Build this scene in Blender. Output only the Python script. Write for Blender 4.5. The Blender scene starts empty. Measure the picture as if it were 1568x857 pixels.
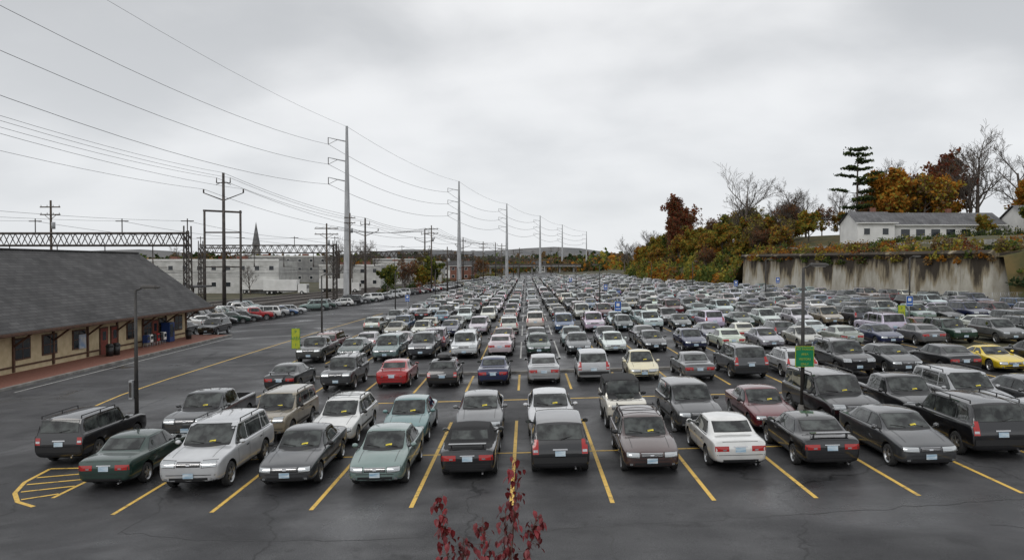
import bpy, math, random, time
from mathutils import Vector, Matrix
from mathutils.bvhtree import BVHTree
T0=time.time()
sc=bpy.context.scene
col=sc.collection
R=random.Random(7)

# ------------------------------------------------------------------ terrain
def clamp(v,a,b): return max(a,min(b,v))
TILT=0.03
def gz(x): return TILT*clamp(x,-35,60)
def lerp_tab(tab,y):
    if y<=tab[0][0]: return tab[0][1]
    for (a,b),(c,d) in zip(tab,tab[1:]):
        if y<=c: return b+(d-b)*(y-a)/(c-a)
    return tab[-1][1]
RB=[(0,62),(99,60.5),(167,47.5),(240,42),(330,44),(420,52),(600,80),(900,130)]
LB=[(-40,-30.7),(78,-30.7),(78.5,-46),(92,-43),(150,-36),(230,-28),(310,-22),(420,-14)]
def rb(y): return lerp_tab(RB,y)
def lb(y): return lerp_tab(LB,y)
def sstep(t):
    t=clamp(t,0,1); return t*t*(3-2*t)
def hillz(x,y):
    s=x-rb(y)
    base=gz(rb(y))
    if s<0: return base
    a=lerp_tab([(0.3,7.5),(5,8.6),(12,10.2),(20,10.9),(60,12.5),(200,15)],s)
    b=base+lerp_tab([(0,0),(6,3.2),(14,8.5),(24,12),(60,14),(200,16)],s)
    if y<=97: return base+lerp_tab([(0,0),(3,3.5),(10,8),(20,9.2),(200,12)],s)
    w=sstep((y-166)/10)
    return a*(1-w)+b*w

# ------------------------------------------------------------------ node helpers
def newmat(name):
    m=bpy.data.materials.new(name); m.use_nodes=True
    return m,m.node_tree.nodes,m.node_tree.links,m.node_tree.nodes['Principled BSDF']
def simple(name,c,rough=0.5,metal=0.0,coat=0.0,spec=0.5):
    m,n,l,b=newmat(name)
    b.inputs['Base Color'].default_value=(*c,1); b.inputs['Roughness'].default_value=rough
    b.inputs['Metallic'].default_value=metal; b.inputs['Coat Weight'].default_value=coat
    b.inputs['Specular IOR Level'].default_value=spec
    return m
def noisemat(name,c1,c2,scale=1.0,rough=0.8,stretch=(1,1,1),lo=.35,hi=.65,bump=0.0,detail=6,metal=0,coords='Object'):
    m,n,l,b=newmat(name)
    tc=n.new('ShaderNodeTexCoord'); mp=n.new('ShaderNodeMapping'); mp.inputs['Scale'].default_value=stretch
    l.new(tc.outputs[coords],mp.inputs[0])
    nz=n.new('ShaderNodeTexNoise'); nz.inputs['Scale'].default_value=scale; nz.inputs['Detail'].default_value=detail
    l.new(mp.outputs[0],nz.inputs['Vector'])
    cr=n.new('ShaderNodeValToRGB'); cr.color_ramp.elements[0].position=lo; cr.color_ramp.elements[1].position=hi
    cr.color_ramp.elements[0].color=(*c1,1); cr.color_ramp.elements[1].color=(*c2,1)
    l.new(nz.outputs[0],cr.inputs[0]); l.new(cr.outputs[0],b.inputs['Base Color'])
    b.inputs['Roughness'].default_value=rough; b.inputs['Metallic'].default_value=metal
    if bump>0:
        bp=n.new('ShaderNodeBump'); bp.inputs['Strength'].default_value=bump
        l.new(nz.outputs[0],bp.inputs['Height']); l.new(bp.outputs[0],b.inputs['Normal'])
    return m

# ------------------------------------------------------------------ mesh builder
class MB:
    def __init__(s): s.v=[];s.f=[];s.m=[];s.s=[]
    def add(s,vs,fs,mat=0,smooth=False):
        o=len(s.v); s.v.extend([tuple(v) for v in vs])
        for f in fs:
            s.f.append(tuple(i+o for i in f)); s.m.append(mat); s.s.append(smooth)
    def box(s,c,d,mat=0,M=None):
        x,y,z=d[0]/2,d[1]/2,d[2]/2
        vs=[Vector((a*x,b*y,e*z)) for a in(-1,1) for b in(-1,1) for e in(-1,1)]
        if M is not None: vs=[M@v for v in vs]
        c=Vector(c); vs=[v+c for v in vs]
        s.add(vs,[(0,1,3,2),(4,6,7,5),(0,4,5,1),(2,3,7,6),(0,2,6,4),(1,5,7,3)],mat)
    def bar(s,p0,p1,w,mat=0,w2=None):
        s.tube(p0,p1,w/1.4,(w2 or w)/1.4,mat,4,False)
    def tube(s,p0,p1,r0,r1,mat=0,n=6,smooth=True,caps=True):
        p0=Vector(p0);p1=Vector(p1);d=(p1-p0)
        if d.length<1e-6: return
        d.normalize(); a=d.orthogonal().normalized(); b=d.cross(a)
        vs=[]
        for p,r in((p0,r0),(p1,r1)):
            for i in range(n):
                t=2*math.pi*(i+.5)/n; vs.append(p+a*(r*math.cos(t))+b*(r*math.sin(t)))
        fs=[(i,(i+1)%n,n+(i+1)%n,n+i) for i in range(n)]
        s.add(vs,fs,mat,smooth)
        if caps:
            o=len(s.v)-2*n
            s.f.append(tuple(o+n+i for i in range(n))); s.m.append(mat); s.s.append(False); s.f.append(tuple(o+n-1-i for i in range(n))); s.m.append(mat); s.s.append(False)
    def lathe(s,c,axis_y,prof,mats,n=20):
        vs=[]
        for r,yo in prof:
            for i in range(n):
                t=2*math.pi*i/n; vs.append((c[0]+r*math.cos(t),c[1]+axis_y*yo,c[2]+r*math.sin(t)))
        o=len(s.v); s.v.extend(vs)
        for k in range(len(prof)-1):
            for i in range(n):
                s.f.append((o+k*n+i,o+k*n+(i+1)%n,o+(k+1)*n+(i+1)%n,o+(k+1)*n+i)); s.m.append(mats[k]); s.s.append(True)
        s.f.append(tuple(o+(len(prof)-1)*n+i for i in range(n))); s.m.append(mats[-1]); s.s.append(False)
    def mesh(s,name,mats,sharp=None):
        me=bpy.data.meshes.new(name); me.from_pydata(s.v,[],s.f)
        for m in mats: me.materials.append(m)
        me.polygons.foreach_set('material_index',s.m); me.polygons.foreach_set('use_smooth',s.s)
        me.update()
        if sharp:
            try: me.set_sharp_from_angle(angle=math.radians(sharp))
            except Exception as e: print(e)
        return me
def obj(name,me,loc=(0,0,0),rz=0,color=None,scale=1,parent=None):
    o=bpy.data.objects.new(name,me); col.objects.link(o); o.location=loc; o.rotation_euler=(0,0,rz)
    if color: o.color=(*color,1)
    if isinstance(scale,(int,float)): scale=(scale,)*3
    o.scale=scale
    if parent: o.parent=parent
    return o

# ------------------------------------------------------------------ world
def build_world():
    w=bpy.data.worlds.new("World"); sc.world=w; w.use_nodes=True
    n=w.node_tree.nodes; l=w.node_tree.links; bg=n['Background']
    sky=n.new('ShaderNodeTexSky'); sky.sky_type='NISHITA'; sky.sun_disc=False
    sky.sun_elevation=math.radians(42); sky.sun_rotation=math.radians(210)
    sk=n.new('ShaderNodeMix'); sk.data_type='RGBA'; sk.blend_type='MULTIPLY'; sk.inputs[0].default_value=1
    sk.inputs[7].default_value=(.10,.10,.10,1); l.new(sky.outputs[0],sk.inputs[6])
    tc=n.new('ShaderNodeTexCoord'); sp=n.new('ShaderNodeSeparateXYZ'); l.new(tc.outputs['Generated'],sp.inputs[0])
    def M(op,a,b=None,c=None):
        q=n.new('ShaderNodeMath'); q.operation=op
        for i,x in enumerate((a,b,c)):
            if x is None: continue
            if isinstance(x,(int,float)): q.inputs[i].default_value=x
            else: l.new(x,q.inputs[i])
        return q.outputs[0]
    zc=M('MAXIMUM',sp.outputs[2],0.0)
    den=M('ADD',zc,0.36)
    u=M('DIVIDE',sp.outputs[0],den); v=M('DIVIDE',sp.outputs[1],den)
    cb=n.new('ShaderNodeCombineXYZ'); l.new(u,cb.inputs[0]); l.new(v,cb.inputs[1])
    def cloud(rot,scl,loc,scale,detail,rough,dist):
        mp=n.new('ShaderNodeMapping'); mp.inputs['Rotation'].default_value=(0,0,rot); mp.inputs['Scale'].default_value=scl; mp.inputs['Location'].default_value=loc
        l.new(cb.outputs[0],mp.inputs[0])
        nz=n.new('ShaderNodeTexNoise'); nz.inputs['Scale'].default_value=scale; nz.inputs['Detail'].default_value=detail; nz.inputs['Roughness'].default_value=rough; nz.inputs['Distortion'].default_value=dist
        l.new(mp.outputs[0],nz.inputs['Vector']); return nz.outputs[0]
    a=cloud(.55,(.8,1.0,1),(1.1,3.7,0),1.25,3,.42,.15)
    b=cloud(.2,(.9,1.1,1),(5.1,.4,0),3.4,5,.5,.15)
    s=M('MULTIPLY_ADD',b,.26,M('MULTIPLY',a,.74))
    cr=n.new('ShaderNodeValToRGB'); cr.color_ramp.interpolation='EASE'; e=cr.color_ramp.elements
    e[0].position=.36; e[0].color=(.56,.575,.595,1); e[1].position=.61; e[1].color=(.93,.935,.945,1)
    l.new(s,cr.inputs[0])
    hz=n.new('ShaderNodeValToRGB'); e=hz.color_ramp.elements
    e[0].position=0.0; e[0].color=(.80,.80,.80,1); e[1].position=.34; e[1].color=(0,0,0,1)
    x=e.new(.10); x.color=(.50,.50,.50,1)
    l.new(zc,hz.inputs[0])
    mx=n.new('ShaderNodeMix'); mx.data_type='RGBA'; l.new(hz.outputs[0],mx.inputs[0]); l.new(cr.outputs[0],mx.inputs[6]); mx.inputs[7].default_value=(.81,.835,.865,1)
    m2=n.new('ShaderNodeMix'); m2.data_type='RGBA'; m2.inputs[0].default_value=.04
    l.new(mx.outputs[2],m2.inputs[6]); l.new(sk.outputs[2],m2.inputs[7])
    l.new(m2.outputs[2],bg.inputs[0]); bg.inputs[1].default_value=1.0
    L=bpy.data.lights.new('sun','SUN'); L.energy=.8; L.angle=math.radians(30); L.color=(1,.97,.93)
    o=bpy.data.objects.new('sun',L); col.objects.link(o); o.rotation_euler=(math.radians(48),0,math.radians(-30)); o.location=(0,0,60)
build_world()
sc.view_settings.view_transform='Standard'; sc.view_settings.look='None'; sc.view_settings.exposure=0
cam=bpy.data.cameras.new('camera'); co=bpy.data.objects.new('camera',cam); col.objects.link(co)
cam.sensor_width=36; cam.lens=26.54; cam.clip_end=8000; cam.clip_start=.1
co.location=(0,0,6.5); co.rotation_euler=(math.radians(90-1.16),0,math.radians(1.09)); sc.camera=co

# ------------------------------------------------------------------ ground materials
def asphalt_mat():
    m,n,l,b=newmat('wet_asphalt')
    tc=n.new('ShaderNodeTexCoord')
    def noise(scale,detail=5,dist=0,st=None):
        q=n.new('ShaderNodeTexNoise'); q.inputs['Scale'].default_value=scale; q.inputs['Detail'].default_value=detail; q.inputs['Distortion'].default_value=dist
        if st:
            mp=n.new('ShaderNodeMapping'); mp.inputs['Scale'].default_value=st; l.new(tc.outputs['Object'],mp.inputs[0]); l.new(mp.outputs[0],q.inputs['Vector'])
        else: l.new(tc.outputs['Object'],q.inputs['Vector'])
        return q.outputs[0]
    big=noise(.10,7,.8); mid=noise(.9,7,.3); fine=noise(38,4); streak=noise(.5,6,.5,(.25,1.6,1))
    def ramp(i,a,b_,ca,cb_):
        q=n.new('ShaderNodeValToRGB'); q.color_ramp.elements[0].position=a; q.color_ramp.elements[1].position=b_
        q.color_ramp.elements[0].color=(*ca,1); q.color_ramp.elements[1].color=(*cb_,1); l.new(i,q.inputs[0]); return q.outputs[0]
    def mul(a,c,f=1.0):
        q=n.new('ShaderNodeMix'); q.data_type='RGBA'; q.blend_type='MULTIPLY'; q.inputs[0].default_value=f
        l.new(a,q.inputs[6]); l.new(c,q.inputs[7]); return q.outputs[2]
    c=ramp(big,.36,.62,(.034,.034,.037),(.070,.070,.073))
    c=mul(c,ramp(mid,.3,.7,(.68,.68,.69),(1.25,1.25,1.22)))
    c=mul(c,ramp(streak,.35,.65,(.78,.78,.78),(1.17,1.17,1.17)))
    c=mul(c,ramp(fine,.3,.7,(.5,.5,.5),(1.45,1.45,1.45)))
    wn=n.new('ShaderNodeTexNoise'); wn.inputs['Scale'].default_value=.9; wn.inputs['Detail'].default_value=5; l.new(tc.outputs['Object'],wn.inputs['Vector'])
    va=n.new('ShaderNodeVectorMath'); va.operation='MULTIPLY_ADD'; va.inputs[1].default_value=(1.8,1.8,0); l.new(wn.outputs['Color'],va.inputs[0]); l.new(tc.outputs['Object'],va.inputs[2])
    vo=n.new('ShaderNodeTexVoronoi'); vo.feature='DISTANCE_TO_EDGE'; vo.inputs['Scale'].default_value=.11; l.new(va.outputs[0],vo.inputs['Vector'])
    c=mul(c,ramp(vo.outputs['Distance'],.0014,.0045,(.30,.30,.30),(1,1,1)))
    c=mul(c,ramp(noise(1.7,4,.3),.60,.72,(1,1,1),(.58,.58,.58)))
    l.new(c,b.inputs['Base Color'])
    rr=n.new('ShaderNodeValToRGB'); e=rr.color_ramp.elements; e[0].position=.36; e[0].color=(.76,.76,.76,1); e[1].position=.68; e[1].color=(.18,.18,.18,1); x=e.new(.57); x.color=(.50,.50,.50,1)
    l.new(noise(.16,7,1.0),rr.inputs[0]); l.new(rr.outputs[0],b.inputs['Roughness'])
    bp=n.new('ShaderNodeBump'); bp.inputs['Strength'].default_value=.35; bp.inputs['Distance'].default_value=.02; l.new(fine,bp.inputs['Height']); l.new(bp.outputs[0],b.inputs['Normal'])
    return m
ASPH=asphalt_mat()
GRASS=noisemat('rough_grass',(.035,.04,.018),(.10,.085,.045),.15,.95,detail=8)
BALLAST=noisemat('track_ballast',(.07,.06,.055),(.14,.125,.11),3,.95)
def paintmat(name,c):
    m,n,l,b=newmat(name)
    tc=n.new('ShaderNodeTexCoord'); q=n.new('ShaderNodeTexNoise'); q.inputs['Scale'].default_value=3.5; q.inputs['Detail'].default_value=10; q.inputs['Roughness'].default_value=.8
    l.new(tc.outputs['Object'],q.inputs['Vector'])
    r=n.new('ShaderNodeValToRGB'); r.color_ramp.elements[0].position=.33; r.color_ramp.elements[0].color=(.10,.08,.05,1)
    r.color_ramp.elements[1].position=.48; r.color_ramp.elements[1].color=(*c,1); l.new(q.outputs[0],r.inputs[0]); l.new(r.outputs[0],b.inputs['Base Color'])
    b.inputs['Roughness'].default_value=.6
    return m
YEL=paintmat('yellow_road_paint',(.76,.49,.10)); WHT=paintmat('white_road_paint',(.58,.58,.55))
CONC=noisemat('kerb_concrete',(.16,.15,.14),(.30,.29,.27),2,.9)
TAR=simple('tar_seal',(.012,.012,.012),.45)

mb=MB(); xs=[-3500,-900,-300,-120,-35,0,30,60,120,300,900,3500]; ys=[-300,-60,0,60,120,200,300,450,700,1200,2200,4500]
vs=[(x,y,gz(x)) for y in ys for x in xs]; nx=len(xs)
mb.add(vs,[(j*nx+i,j*nx+i+1,(j+1)*nx+i+1,(j+1)*nx+i) for j in range(len(ys)-1) for i in range(nx-1)])
obj('ground',mb.mesh('ground',[GRASS]))
mb=MB(); yy=[-40,0,20,40,60,78,78.5,92,120,150,167,200,240,285,330,375,420,600]
rows=[]
for y in yy:
    a,b=lb(y),rb(y)
    if a<-35.01: xs2=[a,-35,-20,0,20,b]
    else: xs2=[a,a+.01,max(-20,a+.02),0,20,b]
    rows.append([(x,y,gz(x)+.006) for x in xs2])
for r0,r1 in zip(rows,rows[1:]):
    mb.add(r0+r1,[(i,i+1,6+i+1,6+i) for i in range(5)])
obj('parking_lot_asphalt',mb.mesh('parking_lot_asphalt',[ASPH]))

SW=2.73; X0=-.40
mb=MB()
def stripe(x0,y0,x1,y1,w=.12,mat=0,z=.012):
    d=Vector((x1-x0,y1-y0)); L=d.length; d/=L; p=Vector((-d.y,d.x))*w/2
    n=max(1,int(abs(x1-x0)/15)); 
    for i in range(n):
        a=(x0+(x1-x0)*i/n,y0+(y1-y0)*i/n); b=(x0+(x1-x0)*(i+1)/n,y0+(y1-y0)*(i+1)/n)
        q=[(a[0]+p.x,a[1]+p.y),(a[0]-p.x,a[1]-p.y),(b[0]-p.x,b[1]-p.y),(b[0]+p.x,b[1]+p.y)]
        mb.add([(u,v,gz(u)+z) for u,v in q],[(0,1,2,3)],mat)
for k in range(-4,8):
    x=X0+k*SW; stripe(x,20.3,x,25.94,.12); stripe(x,26.06,x,31.4,.12)
for k in range(-5,-4): x=X0+k*SW; stripe(x,22,x,25.94); stripe(x,26.06,x,31.4)
stripe(X0-5*SW,26,X0+10*SW,26)
for k in range(8,13):
    x=X0+k*SW; stripe(x,26.06,x,31.4)
stripe(-7.5,36.3,30,36.3,.15)
for k in range(-5,14):
    x=X0+k*SW; stripe(x,39.0,x,44.6,.12)
MODS=[52.6+16.9*i for i in range(17)]
for m in MODS:
    kmax=int((rb(m+6)-3-X0)/SW)
    for k in range(-6,kmax+1):
        x=X0+k*SW; stripe(x,m-.2,x,m+10.9,.11,1 if k in(0,1) else 0)
pts=[(-14.1,21.2),(-14.9,21.7),(-15.6,22.6),(-16.1,23.8),(-16.3,25.4)]
for a,b in zip(pts,pts[1:]): stripe(*a,*b,.13,0,.012)
stripe(-16.3,25.4,-14.15,25.4,.13,0,.016)
for t,(xa) in enumerate([-15.0,-15.55,-15.9,-16.1]):
    y=21.9+.8*t; stripe(xa+.07,y,-14.12,y+.5,.12,0,.0165)
cl=[(-20.6,33.5),(-21.6,36),(-22.3,41),(-22.5,47),(-22.4,60),(-22.2,78),(-21,110)]
for a,b in zip(cl,cl[1:]): stripe(*a,*b,.13)
stripe(-29.6,43,-29.8,76,.1,1)
obj('parking_markings',mb.mesh('parking_markings',[YEL,WHT]))
CRR=random.Random(21); mb=MB()
def crack(pts,w=.022):
    line=[]
    for (xa,ya),(xb,yb) in zip(pts,pts[1:]):
        L=math.hypot(xb-xa,yb-ya); n=max(2,int(L/.35))
        for i in range(n):
            t=i/n; line.append((xa+(xb-xa)*t+CRR.gauss(0,.05),ya+(yb-ya)*t+CRR.gauss(0,.05)))
    line.append(pts[-1])
    for a,b in zip(line,line[1:]):
        d=Vector((b[0]-a[0],b[1]-a[1])).normalized(); p=Vector((-d.y,d.x))*w*CRR.uniform(.4,.95)
        q=[(a[0]+p.x,a[1]+p.y),(a[0]-p.x,a[1]-p.y),(b[0]-p.x,b[1]-p.y),(b[0]+p.x,b[1]+p.y)]
        mb.add([(u,v,gz(u)+.0085) for u,v in q],[(0,1,2,3)],0)
crack([(-10.4,18.9),(-8,18.2),(-4.5,17.9),(-1,18.3),(2,18.5),(5.5,18.9),(9,19.3),(15,20.2)],.026)
crack([(2,18.5),(2.1,17.6),(1.9,16.9),(2.3,15.5)],.03); crack([(-10.4,18.9),(-10.1,20.5),(-10.9,22)],.02)
crack([(-16.5,19.5),(-13.8,18.4),(-12.8,17)],.03); crack([(9.3,34.8),(3,34.2),(-3,34.6),(-9,33.9),(-16,34.8)],.03); crack([(11,18),(13.4,17.4),(17,18.4)],.03)
crack([(-20,28),(-19,36),(-19.6,47),(-18.9,60)],.04); crack([(-27,40),(-24,47),(-25,60)],.04)
obj('asphalt_cracks',mb.mesh('asphalt_cracks',[TAR]))

mb=MB()
for i in range(10):
    x0=-14+i*6; x1=x0+5.9; mb.add([(x,y,gz(x)+z) for x in(x0,x1) for y in(45.1,45.45) for z in(0,.14)],[(0,1,3,2),(4,6,7,5),(0,4,5,1),(2,3,7,6),(1,5,7,3)])
obj('parking_kerb',mb.mesh('parking_kerb',[CONC]))
BRICKP=noisemat('brick_paving',(.17,.065,.045),(.28,.12,.08),9,.8,lo=.3,hi=.7)
mb=MB(); mb.box((-32.9,30,gz(-32)+.02),(3.9,96,.28),0); mb.box((-30.78,30,gz(-31)+.02),(.26,96,.3),1)
obj('station_sidewalk',mb.mesh('station_sidewalk',[BRICKP,CONC]))

# ------------------------------------------------------------------ CARS
def paint_mat():
    m,n,l,b=newmat('car_paint')
    oi=n.new('ShaderNodeObjectInfo'); tc=n.new('ShaderNodeTexCoord')
    q=n.new('ShaderNodeTexNoise'); q.inputs['Scale'].default_value=2.2; q.inputs['Detail'].default_value=6; l.new(tc.outputs['Object'],q.inputs['Vector'])
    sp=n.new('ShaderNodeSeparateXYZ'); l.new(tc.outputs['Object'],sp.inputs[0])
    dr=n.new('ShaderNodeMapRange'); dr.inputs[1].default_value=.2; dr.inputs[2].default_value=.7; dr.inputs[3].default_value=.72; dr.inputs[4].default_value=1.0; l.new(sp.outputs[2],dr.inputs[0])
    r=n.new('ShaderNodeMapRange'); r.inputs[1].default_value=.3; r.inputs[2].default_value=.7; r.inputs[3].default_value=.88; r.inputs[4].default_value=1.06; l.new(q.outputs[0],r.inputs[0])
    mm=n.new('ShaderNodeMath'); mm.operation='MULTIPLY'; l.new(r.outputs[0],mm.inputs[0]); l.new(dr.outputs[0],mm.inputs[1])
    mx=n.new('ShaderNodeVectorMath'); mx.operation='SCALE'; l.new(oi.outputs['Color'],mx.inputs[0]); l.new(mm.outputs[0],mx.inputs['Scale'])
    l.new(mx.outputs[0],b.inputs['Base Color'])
    b.inputs['Metallic'].default_value=.30; b.inputs['Roughness'].default_value=.28; b.inputs['Coat Weight'].default_value=1.0; b.inputs['Coat Roughness'].default_value=.02; b.inputs['Coat IOR'].default_value=1.65
    return m
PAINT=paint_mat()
def glass_mat():
    # opaque glass; look of a dark interior painted in as mottled noise colour
    m,n,l,b=newmat('car_glass')
    tc=n.new('ShaderNodeTexCoord'); oi=n.new('ShaderNodeObjectInfo')
    va=n.new('ShaderNodeVectorMath'); va.operation='ADD'; l.new(tc.outputs['Object'],va.inputs[0]); l.new(oi.outputs['Random'],va.inputs[1])
    q=n.new('ShaderNodeTexNoise'); q.inputs['Scale'].default_value=2.6; q.inputs['Detail'].default_value=3; l.new(va.outputs[0],q.inputs['Vector'])
    r=n.new('ShaderNodeValToRGB'); r.color_ramp.elements[0].position=.40; r.color_ramp.elements[0].color=(.005,.006,.006,1); r.color_ramp.elements[1].position=.66; r.color_ramp.elements[1].color=(.075,.085,.080,1)
    l.new(q.outputs[0],r.inputs[0]); l.new(r.outputs[0],b.inputs['Base Color'])
    b.inputs['Roughness'].default_value=.02; b.inputs['Specular IOR Level'].default_value=.62; b.inputs['Coat Weight'].default_value=.15
    return m
GLASS=glass_mat()
TRIM=simple('black_trim',(.018,.018,.019),.5)
HEAD=simple('headlight_glass',(.50,.52,.53),.08,.75,.8)
TAIL=simple('tail_light',(.38,.012,.01),.12,0,.8)
RIM=simple('alloy_rim',(.42,.43,.44),.3,.8)
TYRE=noisemat('tyre_rubber',(.018,.018,.018),(.035,.035,.035),8,.85)
PLATE=noisemat('licence_plate',(.20,.36,.50),(.65,.72,.76),2.5,.4,(1,1,6))
CHROME=simple('chrome',(.6,.6,.61),.15,.9)
TICKET=simple('yellow_ticket',(.75,.62,.06),.6)
CLOTH=noisemat('soft_top_cloth',(.012,.012,.013),(.025,.025,.026),30,.8)
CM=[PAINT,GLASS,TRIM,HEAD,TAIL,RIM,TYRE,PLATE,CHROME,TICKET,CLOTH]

def make_car(name,L=4.65,W=.89,H=1.43,c=.19,nz=.68,hood=.93,belt=.92,cowl=.95,wt=.2,rt=-.95,rbx=-1.6,deck=1.0,rw=.62,
             r=.32,rails=False,kind='sedan',ticket=True,doors=4,spare=False,cloth=False,boxy=0.0,grille='std',tailv=False,box=False,trimside=False,fa=None,ra=None,ws=.77,bars=False,spoiler=False,gw=.37):
    f=L/2; fa=fa if fa is not None else f-.87; ra=ra if ra is not None else -f+.98
    nt=.76+.16*boxy; n2=.93+.05*boxy
    st=[(f,nt*W,c+.12,nz-.09,nt*.75*W,nz-.055,nz-.045,.2),
        (f-.09,n2*W,c+.04,nz-.01,.66*W,nz+.03,nz+.045,.0),
        (f-.42,.98*W,c,nz+.06+.04*boxy,.70*W,nz+.115,nz+.135,0),
        ((f-.42+cowl)/2,W,c,(nz+.07+belt)/2,.72*W,(nz+.13+hood)/2+.03,(nz+.15+hood)/2+.055,0),
        (cowl,W,c,belt-.02,ws*W,hood,hood+.03,.6),
        (wt,W,c,belt,rw,H-.065,H-.015,.5),
        ((wt+rt)/2,W,c,belt+.01,rw+.015,H-.04,H+.01,0),
        (rt,W,c,belt+.015,rw-.01,H-.075,H-.02,.5)]
    if kind=='pickup': st+=[(rbx,W,c,belt+.02,rw-.02,H-.15,H-.12,.8),(rbx-.06,W,c,belt+.02,.80*W,belt+.04,belt+.045,.8),(-f+.5,W,c,belt+.02,.8*W,belt+.04,belt+.045,0),(-f+.05,.98*W,c+.1,belt+.01,.8*W,belt+.03,belt+.035,.6),(-f,.95*W,c+.16,belt-.05,.75*W,belt-.03,belt-.025,.3)]
    elif kind in('suv','wagon','van'):
        st+=[(rbx,.985*W,c+.02,belt,.86*W,deck,deck+.02,.4),(-f+.02,.975*W,c+.08,belt-.22,.86*W,belt-.18,belt-.17,.2),(-f,.90*W,c+.14,belt-.36,.78*W,belt-.33,belt-.32,.3)]
    else:
        st+=[(rbx,.985*W,c+.01,belt+.01,.78*W,deck-.015,deck+.01,.55)]
        if rbx>-f+.5: st+=[(-f+.24,.965*W,c+.04,belt+.005,.78*W,deck-.005,deck+.015,.2)]
        st+=[(-f+.06,.93*W,c+.07,belt-.035,.76*W,deck-.05,deck-.03,.6),(-f,.84*W,c+.14,belt-.24,.7*W,belt-.20,belt-.19,.2)]
    vs=[];fs=[];N=16
    for (x,w,zb,zs,w6,z6,z7,cr) in st:
        rt_=[(0,zb),(.72*w,zb),(.955*w,zb+.05),(w,zb+.52*(zs-zb)),(.975*w,zs),(.905*w,min(zs+.04,max(z6,zs+.005))),(w6,z6),(w6*.55,z6*.3+z7*.7),(0,z7)]
        ring=rt_+[(-a,b) for a,b in reversed(rt_[1:-1])]
        vs+=[(x,a,b) for a,b in ring]
    S=len(st)
    for i in range(S-1):
        for k in range(N): fs.append((i*N+k,i*N+(k+1)%N,(i+1)*N+(k+1)%N,(i+1)*N+k))
    fs.append(tuple(range(N-1,-1,-1))); fs.append(tuple((S-1)*N+k for k in range(N)))
    me=bpy.data.meshes.new('tmp'); me.from_pydata(vs,[],fs); me.update()
    at=me.attributes.new('crease_edge','FLOAT','EDGE')
    for e in me.edges:
        a,b=e.vertices; ia,ka=divmod(a,N); ib,kb=divmod(b,N); v=0
        if ia==ib: v=st[ia][7]*(1 if min(ka,kb)>=4 and max(ka,kb)<=12 else .0)
        else:
            k=ka
            if k in(4,12): v=.45
            elif k in(5,11): v=.35
            elif k in(6,10) and 4<=min(ia,ib)<=7: v=.5
        if ia==ib and ia in(0,S-1): v=max(v,.35)
        at.data[e.index].value=v
    for m_ in CM: me.materials.append(m_)
    ob=bpy.data.objects.new('tmp',me); col.objects.link(ob)
    md=ob.modifiers.new('s','SUBSURF'); md.levels=2; md.render_levels=2
    bpy.context.view_layer.update()
    dg=bpy.context.evaluated_depsgraph_get(); ev=ob.evaluated_get(dg); m1=ev.to_mesh()
    bvh=BVHTree.FromPolygons([v.co.copy() for v in m1.vertices],[tuple(p.vertices) for p in m1.polygons])
    ev.to_mesh_clear()
    kill=[ob]
    cb=MB()
    for x in(fa,ra):
        for s in(1,-1): cb.tube((x,s*(W-.30),r+.02),(x,s*(W+.3),r+.02),r+.065,r+.065,2,24,True)
    cme=cb.mesh('cut',CM); cu=bpy.data.objects.new('cut',cme); col.objects.link(cu); kill.append(cu)
    md=ob.modifiers.new('b','BOOLEAN'); md.object=cu; md.operation='DIFFERENCE'; md.solver='EXACT'
    if kind=='pickup':
        c2=MB(); c2.box(((rbx-.2-f)/2,0,belt+.35),(f+rbx-.28,2*W-.30,1.2),2); c3=bpy.data.objects.new('cut',c2.mesh('cut',CM)); col.objects.link(c3); kill.append(c3)
        md=ob.modifiers.new('b2','BOOLEAN'); md.object=c3; md.operation='DIFFERENCE'; md.solver='EXACT'
    bpy.context.view_layer.update()
    dg=bpy.context.evaluated_depsgraph_get(); ev=ob.evaluated_get(dg); m2=ev.to_mesh()
    mb=MB(); mb.v=[tuple(v.co) for v in m2.vertices]
    for p in m2.polygons:
        mi=p.material_index
        if mi==0 and p.normal.z<-.6 and p.center.z<.5: mi=2
        if mi==0 and cloth and p.center.z>belt+.05 and p.center.x<cowl-.05 and (p.center.z>hood+.05): mi=10
        mb.f.append(tuple(p.vertices)); mb.m.append(mi); mb.s.append(True)
    ev.to_mesh_clear()
    for o in kill: 
        d=o.data; bpy.data.objects.remove(o); bpy.data.meshes.remove(d)
    def patch(axis,sg,cn,mat,off=.006,n=4,m=4):
        idx=[];vv=[]
        for j in range(m+1):
            for i in range(n+1):
                u,v=i/n,j/m
                a=(cn[0][0]*(1-u)+cn[1][0]*u)*(1-v)+(cn[3][0]*(1-u)+cn[2][0]*u)*v
                b=(cn[0][1]*(1-u)+cn[1][1]*u)*(1-v)+(cn[3][1]*(1-u)+cn[2][1]*u)*v
                if axis=='x': o=Vector((sg*6,a,b)); d=Vector((-sg,0,0))
                elif axis=='y': o=Vector((a,sg*4,b)); d=Vector((0,-sg,0))
                else: o=Vector((a,b,6)); d=Vector((0,0,-1))
                h,nn,_,_=bvh.ray_cast(o,d)
                if h is None: idx.append(None); continue
                if nn.dot(d)>0: nn=-nn
                idx.append(len(vv)); vv.append(h+nn*off)
        fs=[]
        for j in range(m):
            for i in range(n):
                q=[idx[j*(n+1)+i],idx[j*(n+1)+i+1],idx[(j+1)*(n+1)+i+1],idx[(j+1)*(n+1)+i]]
                if None in q: continue
                fs.append(tuple(q))
        mb.add(vv,fs,mat,True)
    def side(cn,mat,off=.006,n=4,m=4):
        patch('y',1,cn,mat,off,n,m); patch('y',-1,cn,mat,off,n,m)
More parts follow.
